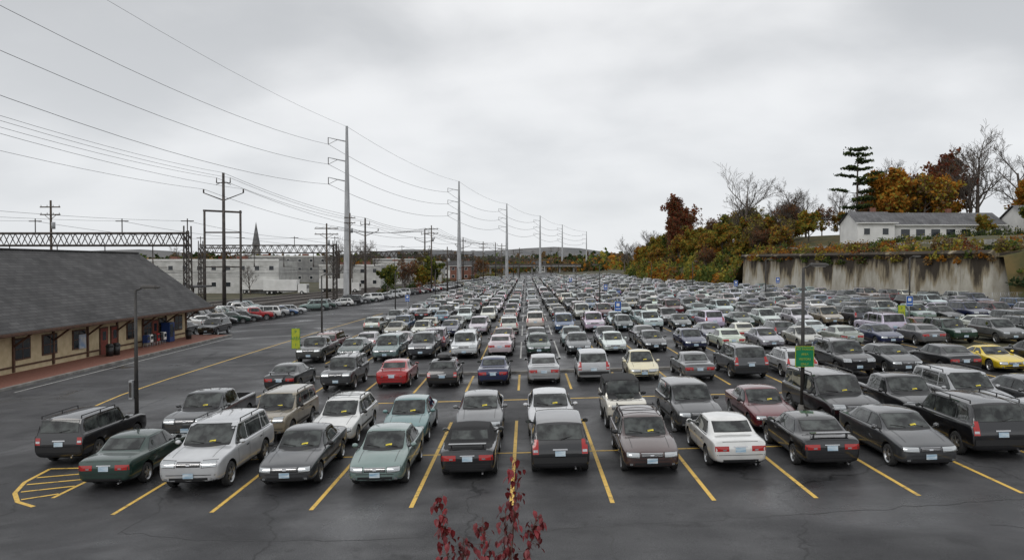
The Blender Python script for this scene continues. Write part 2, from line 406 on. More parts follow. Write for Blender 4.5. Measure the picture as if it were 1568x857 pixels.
    def front(y0,y1,z0,z1,mat,sg=1,off=.006,n=4,m=3,both=False,skew=0):
        patch('x',sg,[(y0,z0),(y1,z0+skew),(y1,z1+skew*.4),(y0,z1)],mat,off,n,m)
        if both: patch('x',sg,[(-y0,z0),(-y1,z0+skew),(-y1,z1+skew*.4),(-y0,z1)],mat,off,n,m)
    zb0,zb1=hood+.06,H-.085
    hb=ws*W-.05; ht=rw-.035
    def fr(z): return clamp((z-hood)/(H-.06-hood),0,1)
    def ax(z): return cowl+(wt-cowl)*fr(z)
    patch('x',1,[(-hb-.02,zb0-.02),(hb+.02,zb0-.02),(ht+.02,zb1+.015),(-ht-.02,zb1+.015)],2,.004,8,6)
    patch('x',1,[(-hb,zb0),(hb,zb0),(ht,zb1),(-ht,zb1)],1,.008,8,6)
    patch('x',1,[(-hb,hood+.015),(hb,hood+.015),(hb,zb0),(-hb,zb0)],2,.004,6,1)
    for yy0 in(-.1,.45): 
        pp=[]
        for t in(0,1):
            y_=yy0-.42*t; z_=zb0+.01+.05*t
            h,nn,_,_=bvh.ray_cast(Vector((6,y_,z_)),Vector((-1,0,0)))
            if h: pp.append(h+nn*.02*(1 if nn.x>0 else -1))
        if len(pp)==2: mb.tube(pp[0],pp[1],.011,.008,2,4)
    if ticket:
        patch('x',1,[(.08,zb0+.03),(.27,zb0+.045),(.265,zb0+.085),(.075,zb0+.068)],9,.02,2,1)
    if kind!='pickup':
        dz=deck+.07; rbw=(.78 if kind=='sedan' else .86)*W-.10
        patch('x',-1,[(-rbw-.02,dz-.02),(rbw+.02,dz-.02),(rw-.05,H-.105),(-rw+.05,H-.105)],2,.004,8,6)
        patch('x',-1,[(-rbw,dz),(rbw,dz),(rw-.07,H-.12),(-rw+.07,H-.12)],1,.008,8,6)
    else:
        patch('x',-1,[(-rw+.06,belt+.12),(rw-.06,belt+.12),(rw-.09,H-.20),(-rw+.09,H-.20)],1,.006,6,4)
    g0=belt+.055; g1=H-.12
    bx=(cowl+rt)/2-.02 if kind in('sedan',) else (.15*cowl-.15 if kind!='pickup' else rt+.25)
    if kind=='van': bx=.1
    A0=ax(g0)-.14; A1=ax(g1)-.07
    def rx(z):
        q=clamp((z-deck)/(H-.07-deck),0,1); return rbx+(rt-rbx)*q
    if doors==2 or kind=='pickup':
        if kind=='pickup':
            side([(A0,g0),(bx+.02,g0),(bx+.02,g1),(A1,g1)],1,.006,5,5)
            side([(bx-.05,g0),(rt+.02,g0),(rt+.02,g1-.02),(bx-.05,g1)],1,.006,3,4)
        else:
            b2=(cowl+rt)/2-.22
            side([(A0,g0),(b2,g0),(b2,g1),(A1,g1)],1,.006,5,5)
            if not cloth: side([(b2-.06,g0+.01),(rx(g0)+.34,g0+.02),(rx(g1)+.18,g1-.02),(b2-.06,g1)],1,.006,4,4)
            bx=b2
    elif kind=='sedan':
        side([(A0+.03,g0-.015),(bx-.1,g0-.015),(bx-.1,g1+.015),(A1+.02,g1+.015)],2,.003,5,5)
        side([(A0,g0),(bx+.03,g0),(bx+.03,g1),(A1,g1)],1,.007,5,5)
        rd=max(rx(g0)+.30,ra+.05)
        side([(bx-.04,g0),(rd,g0+.015),(rx(g1)+.16,g1-.01),(bx-.04,g1)],1,.007,5,5)
    else:
        side([(A0,g0),(bx+.03,g0),(bx+.03,g1),(A1,g1)],1,.006,5,5)
        cx=ra+.12 if kind!='van' else ra+.25
        side([(bx-.04,g0),(cx+.02,g0),(cx+.02,g1),(bx-.04,g1)],1,.006,4,4)
        side([(cx-.07,g0+.01),(rx(g0)+.20,g0+.02),(rx(g1)+.17,g1-.02),(cx-.07,g1)],1,.006,4,4)
    def seam(x,z0,z1,dx=0): side([(x-.009,z0),(x+.009,z0),(x+.009+dx,z1),(x-.009+dx,z1)],2,.003,1,6)
    fx=cowl-.16
    seam(fx,c+.12,belt-.01); seam(bx,c+.12,belt+.03)
    if doors==4 and kind!='pickup': seam(ra+.16 if kind!='sedan' else ra+.22,r*2+.10,belt+.03)
    if kind=='pickup': seam(rt-.05,c+.12,belt+.02)
    for hx in ([bx+.17]+([ra+.40] if doors==4 and kind!='pickup' else [])):
        side([(hx-.09,belt-.16),(hx+.09,belt-.16),(hx+.09,belt-.12),(hx-.09,belt-.12)],2,.015,2,1)
    side([(fa-.48,c+.10),(ra+.48,c+.10),(ra+.48,c+.13),(fa-.48,c+.13)],2,.004,8,1)
    if trimside: side([(fa-.5,.50),(ra+.5,.50),(ra+.5,.57),(fa-.5,.57)],2,.012,10,1)
    side([(A0+.02,g0-.022),(rx(g0)+.3 if kind!='pickup' else rt,g0-.022),(rx(g0)+.3 if kind!='pickup' else rt,g0-.004),(A0+.02,g0-.004)],2,.006,8,1)
    patch('z',1,[(cowl+.05,-.66*W),(f-.33,-.64*W),(f-.33,-.64*W+.014),(cowl+.05,-.66*W+.014)],2,.003,6,1)
    patch('z',1,[(cowl+.05,.66*W),(f-.33,.64*W),(f-.33,.64*W-.014),(cowl+.05,.66*W-.014)],2,.003,6,1)
    hh=.13 if kind!='pickup' and not boxy>.5 else .17
    if grille=='jeep':
        for s in(1,-1): front(.50*W*s,.74*W*s,nz-.20,nz-.03,3)
        for i in range(7): y=(i-3)*.09; front(y-.022,y+.022,nz-.26,nz-.03,2,1,.006,1,3)
        mb.box((f+.05,0,c+.24),(.16,1.5,.16),2)
    else:
        front((gw+.04)*W,.87*W,nz-.15,nz-.12+hh,2,1,.005,5,3,True,.03)
        front((gw+.06)*W,.85*W,nz-.14,nz-.13+hh,3,1,.009,5,3,True,.03)
        front(-gw*W,gw*W,nz-.125,nz-.02 if not boxy>.5 else nz+.02,2,1,.006,5,3)
        for q in(1,2): 
            zz=nz-.12+.035*q; front(-(gw-.02)*W,(gw-.02)*W,zz,zz+.010,8,1,.010,5,1)
        front(-gw*W,gw*W,nz-.02,nz-.006,8,1,.011,5,1)
        front(-.055,.055,nz-.085,nz-.045,8,1,.02,1,1)
        front(-.60*W,.60*W,c+.10,c+.215,2,1,.006,6,2)
        front(.66*W,.76*W,c+.14,c+.20,3,1,.009,1,1,True)
        front(-.84*W,.84*W,c+.285,c+.305,2,1,.004,8,1)
    front(-.155,.155,c+.20,c+.35,7,1,.025,1,1)
    tz=belt-.20
    if kind in('suv','van','wagon'):
        front(.72*W,.91*W,belt-.30,belt+.12 if tailv else belt-.06,4,-1,.008,3,5,True)
        front(.74*W,.89*W,belt-.24,belt-.17,3,-1,.012,2,1,True)
        front(-.155,.155,belt-.36,belt-.21,7,-1,.02,1,1)
        front(-.22,.22,belt-.19,belt-.15,8,-1,.012,2,1)
        front(-.88*W,.88*W,c+.22,c+.40,2 if trimside or boxy>.5 else 0,-1,.02,8,2)
        front(-.70*W,.70*W,c+.42,c+.43,2,-1,.005,8,1)
        mb.tube((rbx-.03,-.02,deck+.09),(rx(deck+.2)-.04,-.38,deck+.16),.012,.01,2,4)
    elif kind=='pickup':
        front(.74*W,.90*W,belt-.42,belt-.05,4,-1,.008,2,4,True)
        mb.box((-f-.06,0,c+.26),(.16,1.7,.16),8); front(-.155,.155,c+.4,c+.55,7,-1,.02,1,1)
    else:
        front(.40*W,.88*W,tz-.06,tz+.095,4,-1,.008,5,3,True)
        front(.50*W,.62*W,tz-.04,tz-.0,3,-1,.012,1,1,True)
        front(-.155,.155,tz-.09,tz+.055,7,-1,.02,1,1)
        front(-.22,.22,tz+.065,tz+.09,8,-1,.012,2,1)
        front(-.84*W,.84*W,c+.33,c+.345,2,-1,.005,8,1)
        front(-.62*W,.62*W,c+.12,c+.20,2,-1,.006,6,2)
        front(-.62*W,.62*W,deck-.085,deck-.072,2,-1,.004,6,1)
        if spoiler:
            mb.box((-f+.20,0,deck+.11),(.18,1.30*W,.03),0)
            for s in(1,-1): mb.box((-f+.21,s*.55*W,deck+.05),(.10,.04,.11),0)
    mb.tube((-f+.15,-.45,c+.06),(-f-.02,-.45,c+.05),.03,.03,8,8)
    for s in(1,-1):
        mx=cowl-.27; mz=belt+.10
        prof=[(.0,.03),(.04,.085),(.09,.10),(.13,.075)]
        cx,cy=mx,s*(W+.06)
        pts=[]; 
        for k,(xx,rr) in enumerate(prof):
            for t in range(8):
                a=2*math.pi*t/8; pts.append((cx+.07-xx,cy+rr*1.05*math.cos(a),mz+rr*.75*math.sin(a)))
        fsx=[(k*8+t,k*8+(t+1)%8,(k+1)*8+(t+1)%8,(k+1)*8+t) for k in range(3) for t in range(8)]+[tuple(range(7,-1,-1))]
        mb.add(pts,fsx,0 if not trimside else 2,True); mb.add(pts[24:],[tuple(range(8))],1)
        mb.tube((mx+.02,s*(W-.10),mz-.06),(mx+.02,s*(W+.02),mz-.02),.03,.025,2,5)
    for x in(fa,ra):
        for s in(1,-1):
            yo=W*.975
            cc=(x,s*(yo-.20),r)
            mb.lathe(cc,s,[(r*.9,0),(r,.03),(r,.17),(r*.93,.20),(r*.70,.205),(r*.66,.19),(r*.60,.15)],[6,6,6,6,5,5,2])
            ns=5 if kind in('sedan','wagon') else 6
            for k in range(ns):
                a=2*math.pi*k/ns+.3; 
                d=Vector((math.cos(a),0,math.sin(a))); q=Vector((-d.z,0,d.x))
                o=Vector((x,s*(yo-.025),r)); w0,w1=.055,.035
                mb.add([o+q*w0+d*.03,o-q*w0+d*.03,o-q*w1+d*r*.66,o+q*w1+d*r*.66],[(0,1,2,3)],5)
            mb.lathe((x,s*(yo-.06),r),s,[(.07,0),(.065,.045)],[5,5],8)
    if rails:
        for s in(1,-1):
            yy_=s*(rw-.02); mb.tube((wt-.25,yy_,H+.03),(rt+.05,yy_,H+.03),.018,.018,2,6)
            for x in(wt-.25,(wt+rt)/2,rt+.05): mb.tube((x,yy_,H-.07),(x,yy_,H+.035),.022,.018,2,5)
        if bars:
            for x in(wt-.6,rt+.5): mb.tube((x,-rw+.02,H+.035),(x,rw-.02,H+.035),.015,.015,2,5)
    if kind=='sedan' and trimside: mb.tube((cowl+.1,-.78*W,belt-.03),(cowl-.05,-.80*W,belt+.55),.006,.004,2,4)
    if box:
        bb=[];sx_=[(-.8,.12,.05),(-.7,.35,.17),(0,.40,.20),(.7,.35,.15),(.85,.12,.04)]
        for xx,hw,hh2 in sx_:
            for a,b in((-1,0),(-.95,.7),(-.6,1),(.6,1),(.95,.7),(1,0)): bb.append((xx-.35,a*hw,H+.08+b*hh2))
        fsx=[(i*6+k,i*6+(k+1)%6,(i+1)*6+(k+1)%6,(i+1)*6+k) for i in range(4) for k in range(6)]+[(5,4,3,2,1,0),(24,25,26,27,28,29)]
        mb.add(bb,fsx,2,True)
        for x in(-.8,.1): mb.tube((x,-rw,H+.02),(x,rw,H+.02),.02,.02,2,5)
    if spare:
        M0=len(mb.v); mb.lathe((0,0,0),1,[(r*.9,0),(r,.04),(r,.18),(r*.9,.22),(r*.3,.23)],[6,6,6,6,6],18)
        for i in range(M0,len(mb.v)):
            x,y,z=mb.v[i]; mb.v[i]=(-f-.02-y,x+.1,z+.95)
    return mb.mesh(name,CM,38)
TY={}
TY['sedan']=make_car('sedan_mesh',L=4.68,W=.905,H=1.46,nz=.73,hood=.99,belt=.96,cowl=1.10,wt=.36,rt=-1.02,rbx=-1.74,deck=1.06,rw=.65,r=.33,gw=.32)
TY['sedan_c']=make_car('rounded_sedan_mesh',W=.90,H=1.44,rw=.64,ticket=False)
TY['sedan_sp']=make_car('sport_sedan_mesh',W=.90,H=1.42,L=4.6,rw=.63,spoiler=True,cowl=.98,wt=.2,rt=-.95,rbx=-1.62,nz=.7,hood=.94,belt=.93,deck=1.02,ticket=False)
TY['sedan_b']=make_car('older_sedan_mesh',L=4.72,W=.88,H=1.41,nz=.68,hood=.90,belt=.90,cowl=.88,wt=.18,rt=-.86,rbx=-1.46,deck=.98,rw=.63,boxy=.3,trimside=True,r=.31,gw=.42)
TY['compact']=make_car('compact_mesh',L=4.4,W=.86,H=1.42,nz=.67,hood=.91,belt=.90,cowl=1.0,wt=.27,rt=-.88,rbx=-1.48,deck=1.0,rw=.62,r=.30,boxy=.1)
TY['wagon']=make_car('wagon_mesh',L=4.7,W=.88,H=1.48,c=.22,nz=.72,hood=.95,belt=.93,cowl=.98,wt=.3,rt=-1.75,rbx=-2.18,deck=1.0,rw=.65,kind='wagon',rails=True,trimside=True,tailv=True,bars=True)
TY['hatch']=make_car('hatch_mesh',L=4.15,W=.86,H=1.48,c=.2,nz=.72,hood=.96,belt=.94,cowl=1.0,wt=.35,rt=-1.4,rbx=-1.92,deck=1.02,rw=.64,kind='wagon',r=.31,ticket=False)
TY['hatch_box']=make_car('hatch_box_mesh',L=4.3,W=.86,H=1.46,c=.2,nz=.70,hood=.93,belt=.93,cowl=.95,wt=.3,rt=-1.5,rbx=-1.98,deck=1.02,rw=.63,kind='wagon',r=.31,box=True)
TY['suv']=make_car('suv_mesh',L=4.75,W=.97,H=1.78,c=.27,nz=.92,hood=1.14,belt=1.10,cowl=1.08,wt=.45,rt=-1.98,rbx=-2.27,deck=1.14,rw=.77,kind='suv',rails=True,r=.37,boxy=.6,tailv=True,ws=.80)
TY['crossover']=make_car('crossover_mesh',L=4.5,W=.91,H=1.66,c=.25,nz=.84,hood=1.06,belt=1.04,cowl=1.02,wt=.38,rt=-1.80,rbx=-2.14,deck=1.08,rw=.71,kind='suv',r=.35,boxy=.3,tailv=True,trimside=True,ws=.79,ticket=False)
TY['boxy_suv']=make_car('boxy_suv_mesh',L=4.45,W=.89,H=1.68,c=.28,nz=.94,hood=1.07,belt=1.06,cowl=.80,wt=.38,rt=-2.02,rbx=-2.16,deck=1.10,rw=.72,kind='suv',r=.36,boxy=.95,rails=True,trimside=True,ws=.82)
TY['large_suv']=make_car('large_suv_mesh',L=5.15,W=1.0,H=1.92,c=.32,nz=1.02,hood=1.22,belt=1.18,cowl=1.12,wt=.62,rt=-2.3,rbx=-2.48,deck=1.22,rw=.83,kind='suv',r=.39,boxy=.95,rails=True,trimside=True,ws=.83)
TY['pickup']=make_car('pickup_mesh',L=5.3,W=.95,H=1.74,c=.32,nz=.98,hood=1.14,belt=1.12,cowl=1.15,wt=.6,rt=-.55,rbx=-.72,deck=1.14,rw=.73,kind='pickup',r=.38,boxy=.85,ws=.8)
TY['van']=make_car('minivan_mesh',L=4.8,W=.95,H=1.74,c=.22,nz=.80,hood=1.04,belt=1.02,cowl=1.35,wt=.62,rt=-1.95,rbx=-2.28,deck=1.08,rw=.76,kind='van',r=.34,boxy=.1,tailv=True,ws=.8)
TY['beetle']=make_car('beetle_mesh',L=4.08,W=.86,H=1.52,c=.2,nz=.66,hood=.94,belt=.88,cowl=1.0,wt=.34,rt=-.62,rbx=-1.62,deck=.90,rw=.56,doors=2,r=.33,gw=.2)
TY['coupe']=make_car('coupe_mesh',L=4.25,W=.89,H=1.25,c=.15,nz=.58,hood=.82,belt=.84,cowl=.62,wt=-.05,rt=-.75,rbx=-1.45,deck=.90,rw=.58,doors=2,r=.32)
TY['convertible']=make_car('convertible_mesh',L=4.6,W=.88,H=1.38,nz=.66,hood=.9,belt=.9,cowl=.75,wt=.1,rt=-.85,rbx=-1.35,deck=.98,rw=.62,doors=2,cloth=True,spoiler=True)
TY['jeep']=make_car('jeep_mesh',L=3.75,W=.80,H=1.80,c=.34,nz=1.05,hood=1.12,belt=1.10,cowl=.55,wt=.35,rt=-1.65,rbx=-1.76,deck=1.14,rw=.68,kind='suv',r=.37,boxy=1.0,cloth=True,spare=True,doors=2,grille='jeep',trimside=True,ws=.84)
NM={'sedan':'parked_sedan','sedan_c':'parked_sedan','sedan_sp':'parked_sedan','sedan_b':'parked_sedan','compact':'parked_compact_car','wagon':'parked_station_wagon','hatch':'parked_hatchback','hatch_box':'parked_hatchback_with_roof_box','suv':'parked_suv','crossover':'parked_crossover','boxy_suv':'parked_suv','large_suv':'parked_large_suv','pickup':'parked_pickup_truck','van':'parked_minivan','beetle':'parked_rounded_hatchback','coupe':'parked_sports_coupe','convertible':'parked_convertible','jeep':'parked_off_road_car'}
C=dict(black=(.010,.010,.012),dgrey=(.055,.058,.062),grey=(.15,.155,.16),silver=(.40,.41,.42),lsilver=(.58,.59,.60),white=(.79,.79,.77),teal=(.14,.26,.26),green=(.018,.05,.038),ggrey=(.19,.27,.25),
  red=(.42,.012,.015),maroon=(.13,.012,.018),navy=(.012,.022,.085),tan=(.30,.26,.19),cream=(.80,.73,.48),offwhite=(.74,.71,.62),yellow=(.85,.62,.02),brown=(.075,.042,.038),blue=(.03,.09,.22))
TM=Matrix.Rotation(-math.atan(TILT),4,'Y')
def place(t,c,X,Y,toward=True,jit=0.0,ang=None):
    if isinstance(c,str): c=C[c]
    o=bpy.data.objects.new(NM[t],TY[t]); col.objects.link(o); o.color=(*c,1)
    a=(-math.pi/2 if toward else math.pi/2) if ang is None else ang
    a+=jit
    tilt=TM if -35<X<60 else Matrix.Identity(4)
    o.matrix_world=Matrix.Translation((X,Y,gz(X)+.012))@tilt@Matrix.Rotation(a,4,'Z')
    return o
def sx(k): return X0+SW*(k+.5)
LEN={k:(max(v.co.x for v in m.vertices)-min(v.co.x for v in m.vertices)) for k,m in TY.items()}
def rowcar(k,t,c,ynear,toward,dx=0,jit=0): place(t,c,sx(k)+dx,ynear+LEN[t]/2,toward,jit)
A=[(-5,'sedan_b','green',22.5,0,-.1),(-4,'suv','lsilver',22.0,1,0),(-3,'sedan_b','dgrey',22.1,1,.05),(-2,'compact','ggrey',21.9,1,.1),(-1,'convertible','black',22.6,0,.0),
   (0,'crossover','black',22.7,0,.1),(1,'wagon','brown',22.6,1,.15),(2,'compact','white',22.9,0,.1),(3,'sedan_sp','black',22.7,0,.1),(4,'sedan','dgrey',22.4,1,.1),(5,'suv','black',23.4,0,.15),(6,'sedan','silver',22.9,1,0)]
for k,t,c,y,tw,dx in A: rowcar(k,t,c,y,bool(tw),dx,R.uniform(-.02,.02))
B=[(-6,'boxy_suv','black',25.6,0,-.7),(-5,'pickup','dgrey',28.2,1,-.3),(-4,'boxy_suv','tan',28.2,1,.05),(-3,'wagon','white',27.2,1,.1),(-2,'compact','teal',27.4,1,0),(-1,'sedan','grey',27.6,1,0),
   (0,'sedan','lsilver',27.7,1,0),(1,'jeep','offwhite',28.6,1,.2),(2,'crossover','dgrey',27.8,1,0),(3,'sedan_b','maroon',27.6,1,.1),(4,'large_suv','black',27.4,1,.1),(5,'pickup','black',27.6,1,.2),
   (6,'suv','silver',28.2,1,.1),(7,'sedan','dgrey',28,1,.1),(8,'suv','black',28,1,0)]
for k,t,c,y,tw,dx in B: rowcar(k,t,c,y,bool(tw),dx,R.uniform(-.02,.02))
Cc=[(-5,'sedan_sp','black',39.8,0,-.5),(-4,'boxy_suv','dgrey',40.0,1,-.2),(-3,'sedan_sp','red',40.2,0,0),(-2,'hatch_box','black',40,0,0),(-1,'sedan_b','navy',40.3,0,0),(0,'sedan','silver',40.2,0,0),(1,'crossover','silver',40.5,0,0),
   (2,'beetle','cream',40.6,1,0),(3,'sedan_b','grey',40,0,.1),(4,'suv','dgrey',40.2,0,.1),(5,'wagon','lsilver',40.3,0,.1),(6,'suv','black',40.3,1,.4),(7,'sedan','dgrey',40.3,1,.2),(8,'sedan','black',39.9,0,.3),
   (9,'coupe','yellow',40.2,1,.3),(10,'sedan','black',40.3,0,.3),(11,'suv','silver',40,0,.3),(12,'sedan','grey',40,1,0)]
for k,t,c,y,tw,dx in Cc: rowcar(k,t,c,y,bool(tw),dx,R.uniform(-.02,.02))
types=['sedan']*15+['sedan_c']*12+['sedan_sp']*7+['sedan_b']*8+['compact']*11+['wagon']*8+['hatch']*6+['suv']*12+['crossover']*13+['boxy_suv']*6+['van']*9+['pickup']*3+['large_suv']*3+['coupe']*1
cols=['black']*14+['dgrey']*14+['grey']*14+['silver']*21+['lsilver']*18+['white']*15+['teal']*3+['green']*5+['ggrey']*7+['red']*3+['maroon']*4+['navy']*5+['tan']*5+['blue']*3
fixed={(0,-5):('sedan','green'),(0,-4):('van','ggrey'),(0,-3):('suv','dgrey'),(0,-2):('suv','white'),(0,-1):('sedan','lsilver'),(0,-6):('pickup','dgrey'),(0,0):('wagon','green'),(0,1):('sedan_c','dgrey'),(0,2):('compact','white'),(1,-6):('boxy_suv','maroon'),(1,-1):('sedan','maroon'),(1,4):('sedan','silver')}
n=0
for mi,m in enumerate(MODS):
    for half in(0,1):
        y0=m+.15+half*5.5
        kmax=int((rb(y0+3)-4.5-X0)/SW)
        kmin=-6 if m<300 else -5
        if y0<90: kmax=min(kmax,int((0.66*(y0+6)+3)/SW)+2)
        for k in range(kmin,kmax):
            if R.random()<.045: continue
            t,c=R.choice(types),R.choice(cols)
            if (mi*2+half,k) in fixed: t,c=fixed[(mi*2+half,k)]
            cc=tuple(clamp(v*R.uniform(.85,1.15),0,.8) for v in C[c])
            place(t,cc,sx(k)+R.uniform(-.18,.18),y0+2.5+R.uniform(-.45,.45),R.random()<(.75 if half==0 else .55),R.uniform(-.03,.03)); n+=1
y=82.0
while y<345:
    x=lb(y)+4.4+ (0 if y>92 else -(92-y)*.25)
    t,c=R.choice(types),R.choice(cols+['white']*12)
    if R.random()>.06: place(t,C[c],x,y,ang=(0.22 if R.random()<.6 else math.pi+.22)); n+=1
    y+=2.95
for i in range(9): place(R.choice(types),C[R.choice(cols)],-42.5-.3*i+R.uniform(-.2,.2),96+i*3.1,ang=.1); n+=1
for x,y,t,c in[(-33.5,80.5,'suv','black'),(-36.8,79.8,'sedan','dgrey'),(-39.5,80.5,'sedan_b','silver')]: place(t,c,x,y,True)
print('cars',n,time.time()-T0)

# ------------------------------------------------------------------ street furniture
GALV=noisemat('galvanised_steel',(.32,.33,.34),(.48,.49,.50),1.5,.5,(1,1,.2),metal=.1)
DKSTEEL=noisemat('dark_painted_steel',(.03,.03,.03),(.06,.055,.05),3,.6)
BRSTEEL=noisemat('weathered_steel',(.04,.035,.032),(.10,.085,.075),2,.75)
LENS=simple('lamp_lens',(.5,.5,.48),.2)
def lamp(x,y,h=6.4,arm=.9,sgn=1,dark=True):
    mb=MB()
    mb.tube((0,0,0),(0,0,.6),.16,.15,2,10); mb.box((0,0,.05),(.45,.45,.1),2)
    mb.tube((0,0,.6),(0,0,h-.1),.085,.055,0,8)
    mb.tube((0,0,h-.12),(sgn*arm*.4,0,h),.035,.03,0,6)
    p=[(.25,.13,.05),(.35,.17,.09),(.85,.16,.09),(.98,.09,.04)]; vs=[]
    for xx,hw,hh in p:
        for a,b in((-1,-.5),(-1,.3),(-.5,1),(.5,1),(1,.3),(1,-.5)): vs.append((sgn*xx,a*hw,h+b*hh))
    mb.add(vs,[(i*6+k,i*6+(k+1)%6,(i+1)*6+(k+1)%6,(i+1)*6+k) for i in range(3) for k in range(6)]+[(0,1,2,3,4,5),(18,19,20,21,22,23)],0)
    mb.box((sgn*.62,0,h-.055),(.42,.24,.03),1)
    return obj('street_lamp',mb.mesh('street_lamp',[DKSTEEL if dark else GALV,LENS,CONC]),(x,y,gz(x)))
l1=lamp(-15.9,30.4,6.05,sgn=1); l2=lamp(11.0,30.2,6.15,sgn=1)
mb=MB(); mb.box((-.16,-.08,1.9),(.14,.2,.75),0); mb.box((-.16,-.19,1.9),(.10,.02,.6),1); obj('junction_box',mb.mesh('junction_box',[GALV,DKSTEEL]),parent=l1)
for x,y,s in[(-16.9,62,1),(35.2,70,1),(-16.9,97,1),(9.2,95,-1),(35.3,112,1),(-16.9,140,1),(9.2,140,-1),(34,155,1),(-16.9,185,1),(9.2,185,-1),(33,200,-1),(-16.9,232,1),(9.2,235,-1)]: lamp(x,y,6.2,sgn=s)
GREEN=noisemat('sign_green',(.0,.16,.06),(.0,.20,.08),4,.45); BLUE=noisemat('sign_blue',(.01,.08,.34),(.02,.11,.42),4,.45)
SYEL=noisemat('sign_yellow_green',(.34,.40,.02),(.45,.5,.04),4,.45); SWH=simple('sign_white',(.75,.75,.72),.45); 
def sign(name,x,y,h,w,hh,mats,text=None,post=True,tcol=None,ts=.1):
    mb=MB()
    if post: mb.tube((0,.03,0),(0,.03,h+.03),.035,.035,2,6)
    mb.box((0,-.02,h-hh/2),(w,.02,hh),1); mb.box((0,-.035,h-hh/2),(w-.05,.012,hh-.05),0)
    if text is None:
        mb.box((0,-.044,h-hh*.35),(w*.45,.006,hh*.3),1); mb.box((0,-.044,h-hh*.75),(w*.7,.006,hh*.08),1)
    o=obj(name,mb.mesh(name,[mats[0],mats[1],GALV]),(x,y,gz(x)))
    if text:
        for i,t in enumerate(text):
            cu=bpy.data.curves.new('lettering','FONT'); cu.body=t; cu.size=ts; cu.align_x='CENTER'; cu.align_y='CENTER'; cu.extrude=.002
            cu.materials.append(tcol or mats[1])
            to=bpy.data.objects.new('lettering',cu); col.objects.link(to); to.parent=o
            to.location=(0,-.046,h-hh*(i+.6)/(len(text)+.2)); to.rotation_euler=(math.pi/2,0,0)
    return o
sign('parking_area_sign',11.0,30.02,2.95,.74,.82,(GREEN,SYEL),['EXIT PARKING','AREA','VISITORS','ONLY'],post=False,ts=.115)
sign('parking_zone_sign',-16.3,53,2.5,.62,1.45,(SYEL,GREEN),['P','AREA','1'],ts=.3)
sign('parking_zone_sign',29.8,60.5,2.4,.6,1.0,(SYEL,GREEN),['P','2'],ts=.3)
for x,y,h in[(8.4,69.4,2.9),(34.9,69.4,2.6),(12.6,120.3,3.0),(33.2,120.3,3.0),(39.8,120.3,3.3),(10,171,3.2),(-16.6,105,2.8)]: sign('blue_parking_sign',x,y,h,.62,.92,(BLUE,SWH))

# ------------------------------------------------------------------ station building
STUC=noisemat('cream_stucco',(.50,.41,.25),(.62,.52,.34),2,.9); BRN=noisemat('brown_trim',(.065,.032,.02),(.12,.06,.036),5,.7)
def roofmat(name,c1,c2):
    m,n,l,b=newmat(name)
    tc=n.new('ShaderNodeTexCoord'); br=n.new('ShaderNodeTexBrick'); br.inputs['Scale'].default_value=1; br.inputs['Brick Width'].default_value=.9; br.inputs['Row Height'].default_value=.28; br.inputs['Mortar Size'].default_value=.02
    br.inputs['Color1'].default_value=(*c1,1); br.inputs['Color2'].default_value=(*c2,1); br.inputs['Mortar'].default_value=(*[v*.55 for v in c1],1)
    sp=n.new('ShaderNodeSeparateXYZ'); cb=n.new('ShaderNodeCombineXYZ'); l.new(tc.outputs['Object'],sp.inputs[0]); l.new(sp.outputs[1],cb.inputs[0]); l.new(sp.outputs[0],cb.inputs[1]); l.new(cb.outputs[0],br.inputs['Vector'])
    q=n.new('ShaderNodeTexNoise'); q.inputs['Scale'].default_value=.6; q.inputs['Detail'].default_value=7; l.new(tc.outputs['Object'],q.inputs['Vector'])
    r=n.new('ShaderNodeMapRange'); r.inputs[1].default_value=.3; r.inputs[2].default_value=.7; r.inputs[3].default_value=.7; r.inputs[4].default_value=1.3; l.new(q.outputs[0],r.inputs[0])
    vm=n.new('ShaderNodeVectorMath'); vm.operation='SCALE'; l.new(br.outputs[0],vm.inputs[0]); l.new(r.outputs[0],vm.inputs['Scale']); l.new(vm.outputs[0],b.inputs['Base Color'])
    b.inputs['Roughness'].default_value=.85
    return m
ROOF=roofmat('grey_shingles',(.055,.054,.055),(.085,.083,.083)); WIN=simple('window_glass',(.02,.025,.03),.08,0,0,.6)
LROOF=roofmat('pale_shingles',(.10,.10,.105),(.15,.15,.155))
REDD=noisemat('red_door',(.16,.03,.02),(.22,.05,.03),4,.6); SOFF=simple('soffit',(.22,.18,.13),.8)
POSTER=noisemat('poster',(.5,.5,.48),(.2,.3,.45),3,.5); BLK=simple('black_plastic',(.02,.02,.02),.4); BLUEP=simple('blue_plastic',(.015,.045,.16),.4); REDP=simple('red_plastic',(.4,.03,.03),.4)
gs=gz(-35); 
mb=MB(); y0,y1=16,76.2
mb.box((-41,(y0+y1)/2,gs+1.65),(12.8,y1-y0,3.3),0)
ez=gs+3.15; rz=7.72; ry0,ry1=14.5,79
def slab(xa,za,xb,zb,th,m):
    mb.add([(xa,ry0,za),(xb,ry0,zb),(xb,ry1,zb),(xa,ry1,za),(xa,ry0,za-th),(xb,ry0,zb-th),(xb,ry1,zb-th),(xa,ry1,za-th)],[(0,1,2,3)],1)
    o=len(mb.v)-8
    mb.f.append(tuple(o+i for i in (7,6,5,4))); mb.m.append(6); mb.s.append(False)
    for f in[(0,4,5,1),(3,2,6,7),(0,3,7,4)]: mb.f.append(tuple(o+i for i in f)); mb.m.append(2); mb.s.append(False)
slab(-33.0,ez,-41,rz,.25,1); slab(-49.0,ez,-41,rz,.25,1)
mb.box((-41,46.7,rz+.03),(.35,64.4,.1),1)
mb.box((-32.93,46.75,ez-.12),(.12,64.4,.16),2)
mb.add([(-34.62,76.2,gs+3.2),(-47.38,76.2,gs+3.2),(-41,76.2,rz-.5)],[(0,1,2)],0)
xw=-34.6
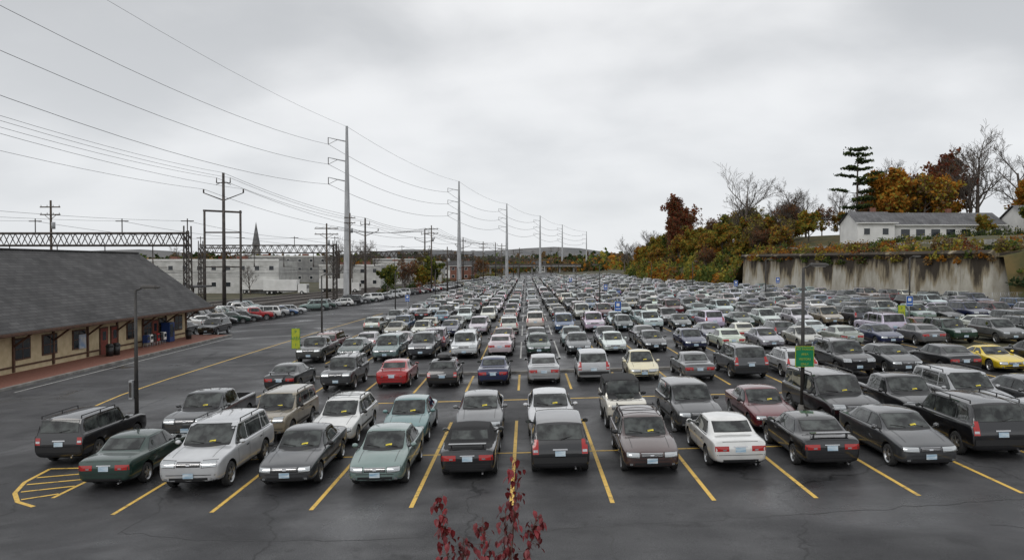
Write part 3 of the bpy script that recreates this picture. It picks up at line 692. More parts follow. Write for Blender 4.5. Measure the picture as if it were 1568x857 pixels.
mb.box((xw+.03,(y0+y1)/2,gs+.65),(.06,y1-y0,.12),2)
mb.box((xw+.04,(y0+y1)/2,gs+2.85),(.08,y1-y0,.28),2)
yy=20
while yy<76.3:
    mb.box((xw+.06,yy,gs+1.6),(.12,.18,2.6),2)
    mb.bar((xw+.05,yy,gs+2.0),(xw+1.3,yy,ez-.25),.10,2)
    yy+=4.3
def win(y,w,z0,z1,door=False):
    m=5 if door else 4
    mb.box((xw+.02,y,gs+(z0+z1)/2),(.10,w+.22,z1-z0+.2),2); mb.box((xw+.05,y,gs+(z0+z1)/2),(.08,w,z1-z0),m)
    if not door: mb.box((xw+.085,y,gs+(z0+z1)/2),(.03,.06,z1-z0),2); mb.box((xw+.087,y,gs+(z0+z1)/2),(.03,w,.06),2)
    else: mb.box((xw+.085,y,gs+1.75),(.03,w*.5,.7),4)
for y in(24,29,33.5,38,42.5,47,51.0,54.0,57.6,65.4,68.0,71.0,74.2): win(y,1.5,1.15,2.45)
for y in(61.0,62.6,69.5): win(y,1.0,.16,2.35,True)
mb.box((xw+.12,57.9,gs+1.6),(.06,.9,1.1),3); mb.box((xw+.12,72.6,gs+1.5),(.06,.7,1.0),3)
obj('train_station_building',mb.mesh('train_station_building',[STUC,ROOF,BRN,POSTER,WIN,REDD,SOFF]))
def newsbox(x,y,m,rz=0):
    mb=MB(); mb.box((0,0,.75),(.42,.45,.6),0); mb.box((.215,0,.85),(.02,.36,.3),1)
    mb.box((0,0,1.09),(.36,.40,.08),0)
    for a in(-.15,.15):
        for b in(-.16,.16): mb.tube((a,b,0),(a,b,.46),.02,.02,2,5)
    obj('newspaper_box',mb.mesh('newspaper_box',[m,WIN,GALV]),(x,y,gz(x)+.16),rz)
for i,m in enumerate([BLUEP,SWH,BLK,REDP,BLK,SWH]): newsbox(-33.6,66+i*.62,m)
def bin_(x,y):
    mb=MB(); mb.tube((0,0,0),(0,0,.85),.25,.30,0,12); mb.tube((0,0,.85),(0,0,1.02),.32,.2,0,12); mb.tube((0,0,.8),(0,0,.86),.33,.33,0,12)
    obj('trash_can',mb.mesh('trash_can',[BLK]),(x,y,gz(x)+.16))
bin_(-33.2,60.4); bin_(-33.3,59.6); bin_(-33.2,73.5)
mb=MB(); mb.box((0,0,1.0),(.8,1.0,1.8),0); mb.box((.41,-.12,1.15),(.02,.6,1.2),1); mb.box((.41,.35,1.2),(.03,.15,.5),2); mb.box((0,0,.05),(.7,.9,.1),2)
obj('vending_machine',mb.mesh('vending_machine',[BLUEP,WIN,BLK]),(-34.0,70.9,gz(-34)+.16))

# ------------------------------------------------------------------ power poles, gantries, wires
mb=MB(); H=38
mb.tube((0,0,0),(0,0,H+.9),.95,.28,0,14); mb.tube((0,0,0),(0,0,.4),1.3,1.3,1,14)
ARM=[(36.0,0),(31.5,1),(27.0,2)]
for z,_ in ARM:
    mb.tube((0,0,z-.6),(-2.4,0,z-.1),.17,.12,0,8); mb.tube((-2.4,0,z-.1),(-4.3,0,z+.35),.12,.07,0,8)
    mb.tube((-4.25,0,z+.3),(-4.25,0,z-1.2),.09,.09,2,8)
    mb.tube((-2.2,0,z-.2),(-4.2,0,z-1.2),.05,.05,2,6)
PMESH=mb.mesh('steel_monopole',[GALV,CONC,BRSTEEL],40)
poles=[(-50,57),(-40.7,171),(-25.6,287),(-10.3,398),(9.2,506),(30,632),(62,781)]
for x,y in poles: obj('transmission_pole',PMESH,(x,y,gz(x)))
wire=bpy.data.curves.new('power_lines','CURVE'); wire.dimensions='3D'; wire.bevel_depth=.030; wire.bevel_resolution=0
WM=simple('cable',(.07,.07,.075),.6); wire.materials.append(WM)
def addwire(p0,p1,sag,rad=1.0,n=12):
    s=wire.splines.new('POLY'); s.points.add(n)
    p0=Vector(p0);p1=Vector(p1)
    for i in range(n+1):
        t=i/n; p=p0.lerp(p1,t); p.z-=sag*4*t*(1-t); s.points[i].co=(*p,1); s.points[i].radius=rad
for (xa,ya),(xb,yb) in zip(poles,poles[1:]):
    r=.8+ya/250
    for z,_ in ARM: addwire((xa-4.25,ya,gz(xa)+z-1.2),(xb-4.25,yb,gz(xb)+z-1.2),2.4,r)
    addwire((xa,ya,gz(xa)+38.8),(xb,yb,gz(xb)+38.8),1.6,r*.7)
def rail_x(y): return lerp_tab([(-60,-50),(50,-46),(92,-41.6),(150,-38.2),(230,-27.5),(320,-17),(430,-6),(560,10),(800,55)],y)
def gantry(width=27,h=11.4,tower=12.3):
    mb=MB()
    for x in(0,-width):
        for a in(-.35,.35):
            for b in(-.45,.45): mb.bar((x+a,b,0),(x+a*.8,b*.8,tower if a*b>0 else tower-.6),.14)
        z=.3
        while z<tower-1.1:
            for b in(-.42,.42): mb.bar((x-.34,b,z),(x+.34,b,z+1.0),.07)
            for a in(-.33,.33): mb.bar((x+a,-.42,z+1.0),(x+a,.42,z),.07)
            z+=1.0
    for zc in(h,h-1.5):
        for b in(-.5,.5): mb.bar((-width,b,zc),(0,b,zc),.17)
    nseg=int(width/1.5)
    for i in range(nseg):
        xa=-width+i*width/nseg; xb=xa+width/nseg; 
        for b in(-.5,.5):
            mb.bar((xa,b,h-1.5),((xa+xb)/2,b,h),.09); mb.bar(((xa+xb)/2,b,h),(xb,b,h-1.5),.09)
        mb.bar((xa,-.5,h),(xa,.5,h),.08)
    for i in range(4):
        x=-width*(.16+.22*i); mb.bar((x,0,h-1.5),(x,0,h-3.6),.10); mb.tube((x,0,h-3.6),(x,0,h-4.3),.12,.12,0,6)
        mb.bar((x,0,h-4.2),(x+1.8,0,h-4.2),.06)
    for x in(-width*.3,-width*.7,0,-width): mb.bar((x,0,h),(x,0,h+1.8),.10); mb.bar((x-.8,0,h+1.5),(x+.8,0,h+1.5),.08)
    return mb.mesh('catenary_gantry',[BRSTEEL])
GM=gantry(); gy=[22,92,150,222,290,362,440,530,620,720]
for y in gy: obj('catenary_gantry',GM,(rail_x(y),y,gz(-35)),0)
for ya,yb in zip(gy,gy[1:]):
    for i in range(4):
        o=-27*(.16+.22*i); r=.35+ya/350
        addwire((rail_x(ya)+o,ya,gz(-35)+7.1),(rail_x(yb)+o,yb,gz(-35)+7.1),.9,r); addwire((rail_x(ya)+o,ya,gz(-35)+5.7),(rail_x(yb)+o,yb,gz(-35)+5.7),0.05,r,3)
    for o in(-8.1,-18.9,0): addwire((rail_x(ya)+o,ya,gz(-35)+12.9),(rail_x(yb)+o,yb,gz(-35)+12.9),.9,.4+ya/350)
def feeder(x,y,h,portal=True,name='railway_feeder_pole'):
    mb=MB(); mb.tube((0,0,0),(0,0,h),.32,.20,0,8)
    for s in(1,-1):
        mb.tube((0,0,h-4.4),(s*3.2,0,h-3.2),.10,.07,0,6); mb.tube((s*3.2,0,h-3.2),(s*3.2,0,h-2.6),.12,.12,0,6); mb.tube((s*1.2,0,h-1.9),(0,0,h-1.4),.05,.05,0,5)
    mb.tube((-1.1,0,h-1.6),(1.1,0,h-1.6),.07,.07,0,6)
    for s in(-1.1,1.1): mb.tube((s,0,h-1.6),(s,0,h-.8),.09,.06,0,6)
    if portal:
        for s in(-3.1,2.7): mb.tube((s,0,0),(s,0,h-6),.20,.17,0,8)
        mb.bar((-3.3,0,h-6),(2.9,0,h-6.3),.22); mb.bar((-3.1,0,h-9.5),(2.7,0,h-9.5),.16)
        for z in(h-12,h-15): mb.bar((-3.1,0,z),(2.7,0,z),.14)
    return obj(name,mb.mesh(name,[BRSTEEL]),(x,y,gz(x)))
fp=[(-51.5,46,23),(-48.4,120,22.2),(-39.6,185,19),(-33,245,19),(-26,310,18.5),(-16,390,18.5)]
for i,(x,y,h) in enumerate(fp): feeder(x,y,h,i in(1,))
for (xa,ya,ha),(xb,yb,hb) in zip(fp,fp[1:]):
    r=.5+ya/260
    for dx,dz in((3.2,-2.6),(-3.2,-2.6),(1.1,-.8),(-1.1,-.8),(0,0)):
        addwire((xa+dx,ya,gz(xa)+ha+dz),(xb+dx,yb,gz(xb)+hb+dz),1.0,r)
WOOD=noisemat('pole_wood',(.05,.038,.028),(.11,.085,.065),2,.9,(3,3,.3))
def upole(x,y,h,w=3.2):
    mb=MB(); mb.tube((0,0,0),(0,0,h),.22,.14,0,8)
    for z in(h-1.0,h-2.1):
        mb.box((0,-.15,z),(w,.12,.16),0)
        for k in range(4): xx=(-.45+.3*k)*w; mb.tube((xx,-.15,z+.08),(xx,-.15,z+.32),.06,.04,1,6)
    mb.bar((-w*.3,-.1,z),(0,-.1,z-.8),.06); mb.bar((w*.3,-.1,z),(0,-.1,z-.8),.06)
    mb.tube((.35,0,h-4.2),(.35,0,h-3.2),.28,.28,1,8)
    obj('utility_pole',mb.mesh('utility_pole',[WOOD,GALV]),(x,y,gz(x)))
UP=[(-38.5,145,15.5,4.6),(-37.5,160,18.5,2.4),(-24.8,197,17.5,3.6),(-21.5,205,12,2.5),(-15,262,15,3),(-9.5,292,15,3),(-3,330,14,3),(-70,110,17,3),(-7,410,15,3),(4,455,15,3),(14,430,16,3),(22,520,18,3),(-60,240,14,3)]
for a in UP: upole(*a)
for i in range(4):
    for a,b in((0,2),(2,4),(4,6)):
        xa,ya,ha,wa=UP[a]; xb,yb,hb,wb=UP[b]
        addwire((xa+(-.45+.3*i)*wa,ya,gz(xa)+ha-.7),(xb+(-.45+.3*i)*wb,yb,gz(xb)+hb-.7),1.2,.9)
wo=bpy.data.objects.new('power_lines',wire); col.objects.link(wo)
mb=MB(); yy=[-60,20,92,150,230,320,430,560,800]
for a,b in zip(yy,yy[1:]):
    xa,xb=rail_x(a),rail_x(b); z=gs
    mb.add([(xa-1,a,z+.05),(xb-1,b,z+.05),(xb-27,b,z+.05),(xa-27,a,z+.05)],[(0,3,2,1)],0)
    for i in range(4):
        o=-27*(.16+.22*i)
        for q in(-.72,.72):
            mb.bar((xa+o+q,a,z+.2),(xb+o+q,b,z+.2),.12,1)
obj('railway_tracks',mb.mesh('railway_tracks',[BALLAST,BRSTEEL]))
mb=MB(); mb.box((-51.6,60,gs+.6),(3.0,120,1.2),0); mb.box((-51.6,95,gs+4.2),(4.2,46,.25),1)
for y in range(74,118,6): mb.tube((-51.6,y,gs+1.2),(-51.6,y,gs+4.1),.12,.12,2,6)
obj('station_platform',mb.mesh('station_platform',[CONC,ROOF,BRN]))

# ------------------------------------------------------------------ buildings
WWALL=noisemat('pale_wall',(.42,.42,.40),(.58,.58,.56),.6,.85); GWALL=noisemat('grey_wall',(.18,.18,.18),(.27,.27,.26),.6,.85); BRW=noisemat('brick_wall',(.16,.07,.05),(.24,.11,.08),3,.9)
FLAT=noisemat('flat_roof',(.10,.10,.10),(.20,.20,.20),.4,.9); WHW=noisemat('white_clapboard',(.62,.62,.60),(.74,.74,.72),.5,.7)
def building(name,x,y,w,d,h,wall,floors=2,gable=False,nwin=8,zb=None,roof=FLAT,rh=2.2,rz=0,winw=1.2,winh=1.15):
    mb=MB(); mb.box((0,0,h/2),(w,d,h),0)
    if gable:
        o=.5; mb.add([(-w/2-o,-d/2-o,h-.15),(w/2+o,-d/2-o,h-.15),(w/2+o,0,h+rh),(-w/2-o,0,h+rh),(-w/2-o,d/2+o,h-.15),(w/2+o,d/2+o,h-.15)],[(0,1,2,3),(3,2,5,4)],1)
        mb.add([(-w/2,-d/2,h),(-w/2,d/2,h),(-w/2,0,h+rh-.15),(w/2,-d/2,h),(w/2,d/2,h),(w/2,0,h+rh-.15)],[(0,2,1),(3,4,5)],0)
        mb.box((0,-d/2-o,h-.2),(w+2*o,.08,.2),3)
        mb.box((w*.2,.6,h+rh),(.9,.7,1.6),4)
    else:
        mb.box((0,-d/2,h+.15),(w+.2,.3,.5),3); mb.box((0,0,h+.08),(w-.2,d-.2,.1),1)
        mb.box((w*.2,0,h+.7),(2.4,2,1.2),4); mb.box((-w*.25,1,h+.6),(1.8,2,1.0),4)
    for fl in range(floors):
        z=h*(fl+.55)/floors
        for i in range(nwin):
            xx=-w/2+(i+.5)*w/nwin
            mb.box((xx,-d/2-.02,z),(winw+.2,.08,winh+.2),3); mb.box((xx,-d/2-.05,z),(winw,.06,winh),2)
    if zb is None: zb=gz(x)
    return obj(name,mb.mesh(name,[wall,roof,WIN,WHW,BRW]),(x,y,zb),rz)
building('warehouse_building',-86,205,42,16,8.6,WWALL,2,False,11)
building('warehouse_building',-57,250,20,14,7.2,WWALL,2,False,5)
building('warehouse_building',-46,300,26,14,8.5,WWALL,2,False,6)
building('commercial_building',-120,190,30,15,9.5,BRW,2,False,7)
building('commercial_building',-60,360,24,14,10,GWALL,3,False,6)
building('commercial_building',-105,330,40,14,11,GWALL,3,False,8)
building('brick_house',-30,360,12,9,7,BRW,2,True,4,roof=ROOF)
building('house',-44,430,12,9,7,WHW,2,True,4,roof=ROOF)
building('house',8,600,14,9,7,WHW,2,True,4,roof=ROOF)
building('house',-75,420,14,9,7,WHW,2,True,4,roof=ROOF)
# low road overpass crossing at the far end of the lot
mb=MB(); mb.box((0,0,5.6),(90,8,1.1),0); mb.box((0,-4.05,6.6),(90,.12,.9),1)
for i in range(9): mb.box((-40+i*10,0,2.5),(1.1,5,5.1),0)
obj('road_overpass',mb.mesh('road_overpass',[GWALL,BRSTEEL]),(-6,545,0))
mb=MB(); mb.box((0,0,9),(5,5,18),0); mb.box((0,0,19.5),(4,4,3),0)
mb.add([(-2.2,-2.2,21),(2.2,-2.2,21),(2.2,2.2,21),(-2.2,2.2,21),(0,0,38)],[(0,1,4),(1,2,4),(2,3,4),(3,0,4)],1); mb.box((0,-2.02,19.5),(1.2,.1,1.8),2); mb.box((0,9,5),(10,16,10),0)
obj('church',mb.mesh('church',[GWALL,FLAT,WIN]),(-198,550,0))
for x,y in[(-62,190),(-70,196),(-52,205)]:
    mb=MB(); mb.box((0,0,2.4),(8.5,2.4,2.7),0); mb.box((5.6,0,1.6),(2.2,2.3,2.2),0); mb.box((6.4,0,2.0),(.7,2.1,.8),1)
    mb.box((0,0,.95),(9,1.2,.2),2)
    for xx in(-3.2,-2.1,5.5):
        for s in(1,-1): mb.lathe((xx,s*1.0,.5),s,[(.45,0),(.5,.05),(.5,.25),(.2,.28)],[2,2,2,0],12)
    obj('parked_box_truck',mb.mesh('parked_box_truck',[WHW,WIN,BLK]),(x,y,gz(x)))

# ------------------------------------------------------------------ retaining wall, hill
def wallmat():
    m,n,l,b=newmat('stained_concrete')
    tc=n.new('ShaderNodeTexCoord')
    def nz(scale,st,d=6):
        mp=n.new('ShaderNodeMapping'); mp.inputs['Scale'].default_value=st; l.new(tc.outputs['Object'],mp.inputs[0])
        q=n.new('ShaderNodeTexNoise'); q.inputs['Scale'].default_value=scale; q.inputs['Detail'].default_value=d; q.inputs['Roughness'].default_value=.62; l.new(mp.outputs[0],q.inputs['Vector']); return q.outputs[0]
    def ramp(i,p):
        q=n.new('ShaderNodeValToRGB'); e=q.color_ramp.elements; e[0].position=p[0][0]; e[0].color=(*p[0][1],1); e[1].position=p[-1][0]; e[1].color=(*p[-1][1],1)
        for a,c in p[1:-1]: x=e.new(a); x.color=(*c,1)
        l.new(i,q.inputs[0]); return q.outputs[0]
    base=ramp(nz(.5,(1,1,.5)),[(.3,(.30,.275,.22)),(.7,(.55,.53,.47))])
    sp=n.new('ShaderNodeSeparateXYZ'); l.new(tc.outputs['Object'],sp.inputs[0])
    streak=nz(.33,(1,1,.22),8)
    hm=n.new('ShaderNodeMapRange'); hm.inputs[1].default_value=1.5; hm.inputs[2].default_value=8; hm.inputs[3].default_value=-.14; hm.inputs[4].default_value=.12; l.new(sp.outputs[2],hm.inputs[0])
    ad=n.new('ShaderNodeMath'); ad.operation='ADD'; l.new(streak,ad.inputs[0]); l.new(hm.outputs[0],ad.inputs[1])
    st=ramp(ad.outputs[0],[(.44,(1,1,1)),(.51,(.62,.55,.43)),(.58,(.12,.10,.085))])
    mx=n.new('ShaderNodeMix'); mx.data_type='RGBA'; mx.blend_type='MULTIPLY'; mx.inputs[0].default_value=1; l.new(base,mx.inputs[6]); l.new(st,mx.inputs[7]); l.new(mx.outputs[2],b.inputs['Base Color'])
    b.inputs['Roughness'].default_value=.9
    return m
WALLM=wallmat()
mb=MB(); P0=Vector((60.5,99,0)); P1=Vector((47.5,167,0)); d=(P1-P0); L=d.length; d.normalize(); nrm=Vector((-d.y,d.x,0)); 
if nrm.x>0: nrm=-nrm
np_=12
for i in range(np_):
    a=P0+d*(L*i/np_+.03); b=P0+d*(L*(i+1)/np_-.03); za=gz(a.x)-.3
    th=-nrm*.6; top=7.8+ .35*i/np_
    vs=[a,b,b+th,a+th]; mb.add([(v.x,v.y,za) for v in vs]+[(v.x+(-nrm.x*.25 if k<2 else 0),v.y+(-nrm.y*.25 if k<2 else 0),top) for k,v in enumerate(vs)],[(0,1,5,4),(1,2,6,5),(2,3,7,6),(3,0,4,7),(4,5,6,7)],0)
mb.bar((P0.x,P0.y,8.0),(P1.x,P1.y,8.3),.6,0)
a=P0; b=P0+Vector((9,-1.5,0)); mb.add([(a.x,a.y,1.5),(b.x,b.y,1.5),(b.x,b.y,9),(a.x,a.y,7.95)],[(0,1,2,3)],0)
obj('retaining_wall',mb.mesh('retaining_wall',[WALLM]))
mb=MB()
for i in range(26):
    a=P0+d*(L*i/26)-nrm*9.5; b=P0+d*(L*(i+.96)/26)-nrm*9.5
    mb.add([(a.x,a.y,8.6),(b.x,b.y,8.6),(b.x,b.y,10.2),(a.x,a.y,10.2),(a.x+.3,a.y,8.6),(b.x+.3,b.y,8.6),(b.x+.3,b.y,10.2),(a.x+.3,a.y,10.2)],[(0,1,2,3),(3,2,6,7),(4,7,6,5)],0)
obj('garden_wall',mb.mesh('garden_wall',[noisemat('garden_wall_concrete',(.26,.26,.25),(.42,.42,.40),1,.9)]))
HILL=noisemat('leaf_litter_slope',(.045,.055,.02),(.13,.095,.035),.5,.95,detail=8)
mb=MB(); ysn=[55,80,96,97.5,99.5]+[105+7*i for i in range(9)]+[165,168,172,176,182]+[190+12*i for i in range(50)]
ss=[0.35,3,6,10,14,20,28,40,60,110,250,700]; k=len(ss); RR=random.Random(3); vs=[]
for y in ysn:
    for s in ss:
        x=rb(y)+s; z=hillz(x,y)+(RR.uniform(-.4,.4) if s>5 else 0); vs.append((x,y,z))
mb.add(vs,[(j*k+i,j*k+i+1,(j+1)*k+i+1,(j+1)*k+i) for j in range(len(ysn)-1) for i in range(k-1)],0,True)
obj('hillside',mb.mesh('hillside',[HILL]))
building('hilltop_house',79,152,26,9,3.6,WHW,1,True,9,zb=10.7,roof=LROOF,rh=2.5,winw=1.7,winh=1.3)
building('hilltop_house',66.5,149,7,8,4.0,WHW,1,True,2,zb=10.6,roof=LROOF,rh=2.2,winw=1.1)
building('hilltop_house',101,146,16,10,3.8,WHW,1,True,5,zb=11.0,roof=LROOF,rh=3.0,winw=1.5)
mb=MB()
for i in range(14):
    x=50.5+i*1.0*.95; y=96-i*.1; mb.tube((x,y,gz(x)),(x,y,gz(x)+1.3),.03,.03,0,5)
    if i<13:
        for z in(.15,.7,1.25): mb.tube((x,y,gz(x)+z),(x+.95,y-.1,gz(x)+z+.028),.015,.015,0,4)
        for q in range(4): mb.tube((x+q*.24,y,gz(x)+.15),(x+q*.24+.24,y,gz(x)+1.25),.008,.008,0,3); mb.tube((x+q*.24+.24,y,gz(x)+.15),(x+q*.24,y,gz(x)+1.25),.008,.008,0,3)
obj('chain_link_fence',mb.mesh('chain_link_fence',[GALV]))

# ------------------------------------------------------------------ vegetation
def leafm(name,a,b,sc_=.35):
    m=noisemat(name,a,b,sc_,.8,lo=.38,hi=.62,detail=5)
    n=m.node_tree.nodes; l=m.node_tree.links; bs=n['Principled BSDF']; bs.inputs['Specular IOR Level'].default_value=.2
    out=n['Material Output']; tr=n.new('ShaderNodeBsdfTranslucent'); mx=n.new('ShaderNodeMixShader'); mx.inputs[0].default_value=.35
    src=bs.inputs['Base Color'].links[0].from_socket; l.new(src,tr.inputs[0]); l.new(bs.outputs[0],mx.inputs[1]); l.new(tr.outputs[0],mx.inputs[2]); l.new(mx.outputs[0],out.inputs[0])
    return m
LG=leafm('leaves_green',(.06,.09,.02),(.16,.20,.045)); LO=leafm('leaves_orange',(.24,.09,.014),(.48,.22,.03)); LR=leafm('leaves_russet',(.11,.026,.014),(.24,.07,.026))
LY=leafm('leaves_yellow_green',(.18,.16,.028),(.40,.34,.06)); LB_=leafm('leaves_brown',(.10,.065,.034),(.22,.14,.065)); LD=leafm('leaves_dark',(.022,.040,.016),(.055,.08,.03))
BARK=noisemat('bark',(.07,.058,.05),(.16,.135,.115),4,.95,(1,1,.3))
LM=[BARK,LG,LO,LR,LY,LB_,LD]
def rvec(r):
    while True:
        v=Vector((r.uniform(-1,1),r.uniform(-1,1),r.uniform(-1,1)))
        if .05<v.length<1: return v
def leaf(mb,p,s,m,r):
    a=rvec(r).normalized(); b=a.orthogonal().normalized(); t=r.uniform(0,6.28); 
    b=b*math.cos(t)+a.cross(b)*math.sin(t); c=a.cross(b)
    a_=b*s*.62; c_=c*s*.42
    o=len(mb.v); mb.v.extend((tuple(p-a_),tuple(p+c_),tuple(p+a_),tuple(p-c_))); mb.f.append((o,o+1,o+2,o+3)); mb.m.append(m); mb.s.append(False)
def tree(seed,h,spread=.5,maxl=4,leafmats=None,nleaf=0,lsize=.35,twig=.03,trunk=.025,up=.25,first=.25):
    r=random.Random(seed); mb=MB(); tips=[]
    def grow(p,d,L,rad,lv):
        segs=4 if lv==0 else 3
        pts=[p]; dd=d.copy()
        for i in range(segs):
            dd=(dd+rvec(r)*(.10 if lv==0 else .22)+Vector((0,0,up*.25))).normalized(); pts.append(pts[-1]+dd*(L/segs))
        for i in range(segs):
            r0=rad*(1-.55*i/segs); r1=rad*(1-.55*(i+1)/segs)
            mb.tube(pts[i],pts[i+1],max(r0,twig*.6),max(r1,twig*.6),0,6 if lv==0 else (4 if lv==1 else 3),True,False)
        if lv>=maxl-1: tips.append((pts[-1],pts[-2])) 
        if lv>=maxl: return
        nch=[9,6,5,4,3][lv]
        for c in range(nch):
            t=first+(1-first)*(c+r.random())/nch if lv==0 else .3+.7*(c+r.random())/nch
            t=min(t,.999)*segs; i=int(t); q=pts[i].lerp(pts[i+1],t-i)
            ax=(pts[i+1]-pts[i]).normalized(); side_=ax.orthogonal().normalized(); an=r.uniform(0,6.28)
            side_=side_*math.cos(an)+ax.cross(side_)*math.sin(an)
            nd=(ax*(.75 if lv==0 else .8)+side_*(spread*2*r.uniform(.7,1.2))+Vector((0,0,up))).normalized()
            ll=L*(.62 if lv==0 else .58)*r.uniform(.7,1.1)*(1-.35*(t/segs) if lv==0 else 1)
            grow(q,nd,ll,rad*(.5 if lv==0 else .55)*(1-.4*t/segs),lv+1)
    grow(Vector((0,0,-.3)),Vector((0,0,1)),h*.72,h*trunk,0)
    if leafmats:
        for i in range(nleaf):
            a,b=r.choice(tips); p=a.lerp(b,r.random())+rvec(r)*(.035*h+.25)
            leaf(mb,p,lsize*r.uniform(.6,1.3),r.choice(leafmats),r)
    return mb.mesh('tree_%d'%seed,LM)
BT=[tree(11,16,.42,4),tree(12,16,.5,4,twig=.035),tree(13,14,.38,4)]
OT=[tree(21,11,.5,3,[2,2,2,4],5600,.46),tree(22,10,.55,3,[2,4,5],4200,.44)]
RT=[tree(31,13,.5,3,[3,3,5],5000,.48),tree(32,12,.45,3,[3,3,5],2600,.42)]
GT=[tree(41,10,.5,3,[1,1,4,6],6500,.48),tree(42,9,.55,3,[4,4,1,2],5600,.45)]
BR=[tree(51,11,.45,4,[5,5,3],1700,.38),tree(52,12,.42,4,[5,4],1100,.38)]
print('trees',time.time()-T0)
TR=random.Random(5)
def plant(nm,me,x,y,s=1.0,z=None):
    z=hillz(x,y) if z is None else z
    obj(nm,me,(x,y,z-.2),TR.uniform(0,6.28),scale=(s*TR.uniform(.92,1.08),s*TR.uniform(.92,1.08),s))
plant('bare_tree',BT[0],57.5,200,1.35); plant('bare_tree',BT[1],66,190,.9); plant('bare_tree',BT[2],72,196,.8)
plant('russet_tree',RT[0],58,285,1.6); plant('russet_tree',RT[1],64,300,1.4); plant('russet_tree',RT[0],53,262,1.1)
plant('bare_tree',BT[2],53.5,330,1.0); plant('bare_tree',BT[1],50,370,1.0)
plant('orange_tree',OT[0],79,164,1.45); plant('orange_tree',OT[1],84.5,163,1.45); plant('orange_tree',OT[0],89,166,1.25); plant('russet_tree',RT[1],92,172,1.3); plant('russet_tree',RT[0],97,176,1.3)
plant('bare_tree',BT[0],96.5,166,1.25); plant('bare_tree',BT[1],102,173,1.3); plant('bare_tree',BT[1],109,168,1.25); plant('bare_tree',BT[2],90,185,1.2); plant('orange_tree',OT[0],105,158,1.1)
plant('bare_tree',BT[2],115,165,1.2); plant('russet_tree',RT[0],99,188,1.2); plant('bare_tree',BT[0],112,158,1.1)
plant('yellow_green_tree',GT[1],86,143.5,.5); plant('green_tree',GT[0],92,139,.75)
for i in range(40):
    x=TR.uniform(46,66); y=TR.uniform(195,330); x=max(x,rb(y)+3)
    me,nm=TR.choice([(GT[0],'green_tree'),(GT[0],'green_tree'),(GT[1],'yellow_green_tree'),(GT[1],'yellow_green_tree'),(OT[1],'orange_tree'),(BR[0],'brown_tree')])
    plant(nm,me,x,y,TR.uniform(.7,1.05))
for i in range(34):
    y=TR.uniform(172,215); x=rb(y)+TR.uniform(8,46)
    me,nm=TR.choice([(BR[0],'brown_tree'),(BR[1],'brown_tree'),(GT[1],'yellow_green_tree'),(BT[2],'bare_tree'),(GT[1],'yellow_green_tree'),(OT[1],'orange_tree')])
    plant(nm,me,x,y,TR.uniform(.6,.95))
for i in range(24):
    y=TR.uniform(330,560); x=rb(y)+TR.uniform(2,30)
    me,nm=TR.choice([(BR[0],'brown_tree'),(GT[1],'yellow_green_tree'),(OT[0],'orange_tree'),(GT[0],'green_tree'),(BT[0],'bare_tree')])
    plant(nm,me,x,y,TR.uniform(.7,1.1))
for x,y,me,nm,s in[(-34.5,186,GT[0],'green_tree',.75),(-31,192,BR[0],'brown_tree',.8),(-28.5,205,GT[1],'yellow_green_tree',.8),(-26,215,GT[0],'green_tree',.95),(-30,225,BR[1],'brown_tree',.9),(-50,215,BT[0],'bare_tree',.9),(-58,225,BT[1],'bare_tree',.8),(-55,262,BT[2],'bare_tree',1.1),
    (-40,300,OT[0],'orange_tree',.8),(-20,330,BR[0],'brown_tree',.9),(-70,190,BT[2],'bare_tree',.5),(-45,330,GT[0],'green_tree',1.0),(-36,380,BT[1],'bare_tree',1.0),(-90,240,BT[0],'bare_tree',.8),(-110,260,OT[1],'orange_tree',1.0),(-130,280,BT[0],'bare_tree',.9)]:
    plant(nm,me,x,y,s,gz(x))
def pine(seed,h):
    r=random.Random(seed); mb=MB(); mb.tube((0,0,-.3),(.2,0,h*.6),.38,.24,0,8); mb.tube((.2,0,h*.6),(.1,0,h),.24,.05,0,6)
    z=h*.14
    while z<h*.99:
        t=(z/h); rad=h*(.235 if t>.35 else .17)*(1-max(0,t-.80)*2.6)*r.uniform(.75,1.1)
        for k in range(r.randint(4,5)):
            a=r.uniform(0,6.28); L=rad*r.uniform(.55,1.1); d=Vector((math.cos(a),math.sin(a),.10+.15*t))
            p0=Vector((.15,0,z)); p1=p0+d*L; mb.tube(p0,p1,.08,.03,0,4,True,False)
            for q in range(int(34*L)):
                u=r.uniform(.35,1.08)**.8; w=.20+.35*u; p=p0+d*L*u+Vector((r.gauss(0,w),r.gauss(0,w),r.gauss(.10,.12)))
                leaf(mb,p,r.uniform(.28,.58),6 if r.random()<.8 else 1,r)
        z+=r.uniform(1.2,1.9)
    return mb.mesh('pine_mesh',LM)
PN=pine(4,20.5); plant('pine_tree',PN,72.0,166,1.0)
def shrubs(name,clumps,lsize=.45,dens=26,seed=1):
    r=random.Random(seed); mb=MB()
    for (x,y,z,rx_,rz_,ms) in clumps:
        m0=r.choice(ms); n=int(dens*rx_*rx_*2+20)
        for i in range(n):
            v=rvec(r).normalized()*(r.random()**.35); v.z=abs(v.z)*1.0-.1
            wob=1+.25*math.sin(v.x*5+x)+.2*math.cos(v.y*6+y)
            leaf(mb,Vector((x+v.x*rx_*wob,y+v.y*rx_*wob,z+v.z*rz_*wob)),lsize*r.uniform(.6,1.4),m0 if r.random()<.7 else r.choice(ms),r)
        for i in range(3): mb.tube((x,y,z-.3),(x+r.uniform(-.5,.5)*rx_,y+r.uniform(-.5,.5)*rx_,z+rz_*.8),.05,.02,0,3,True,False)
    return obj(name,mb.mesh(name,LM))
SR=random.Random(9)
cl=[]
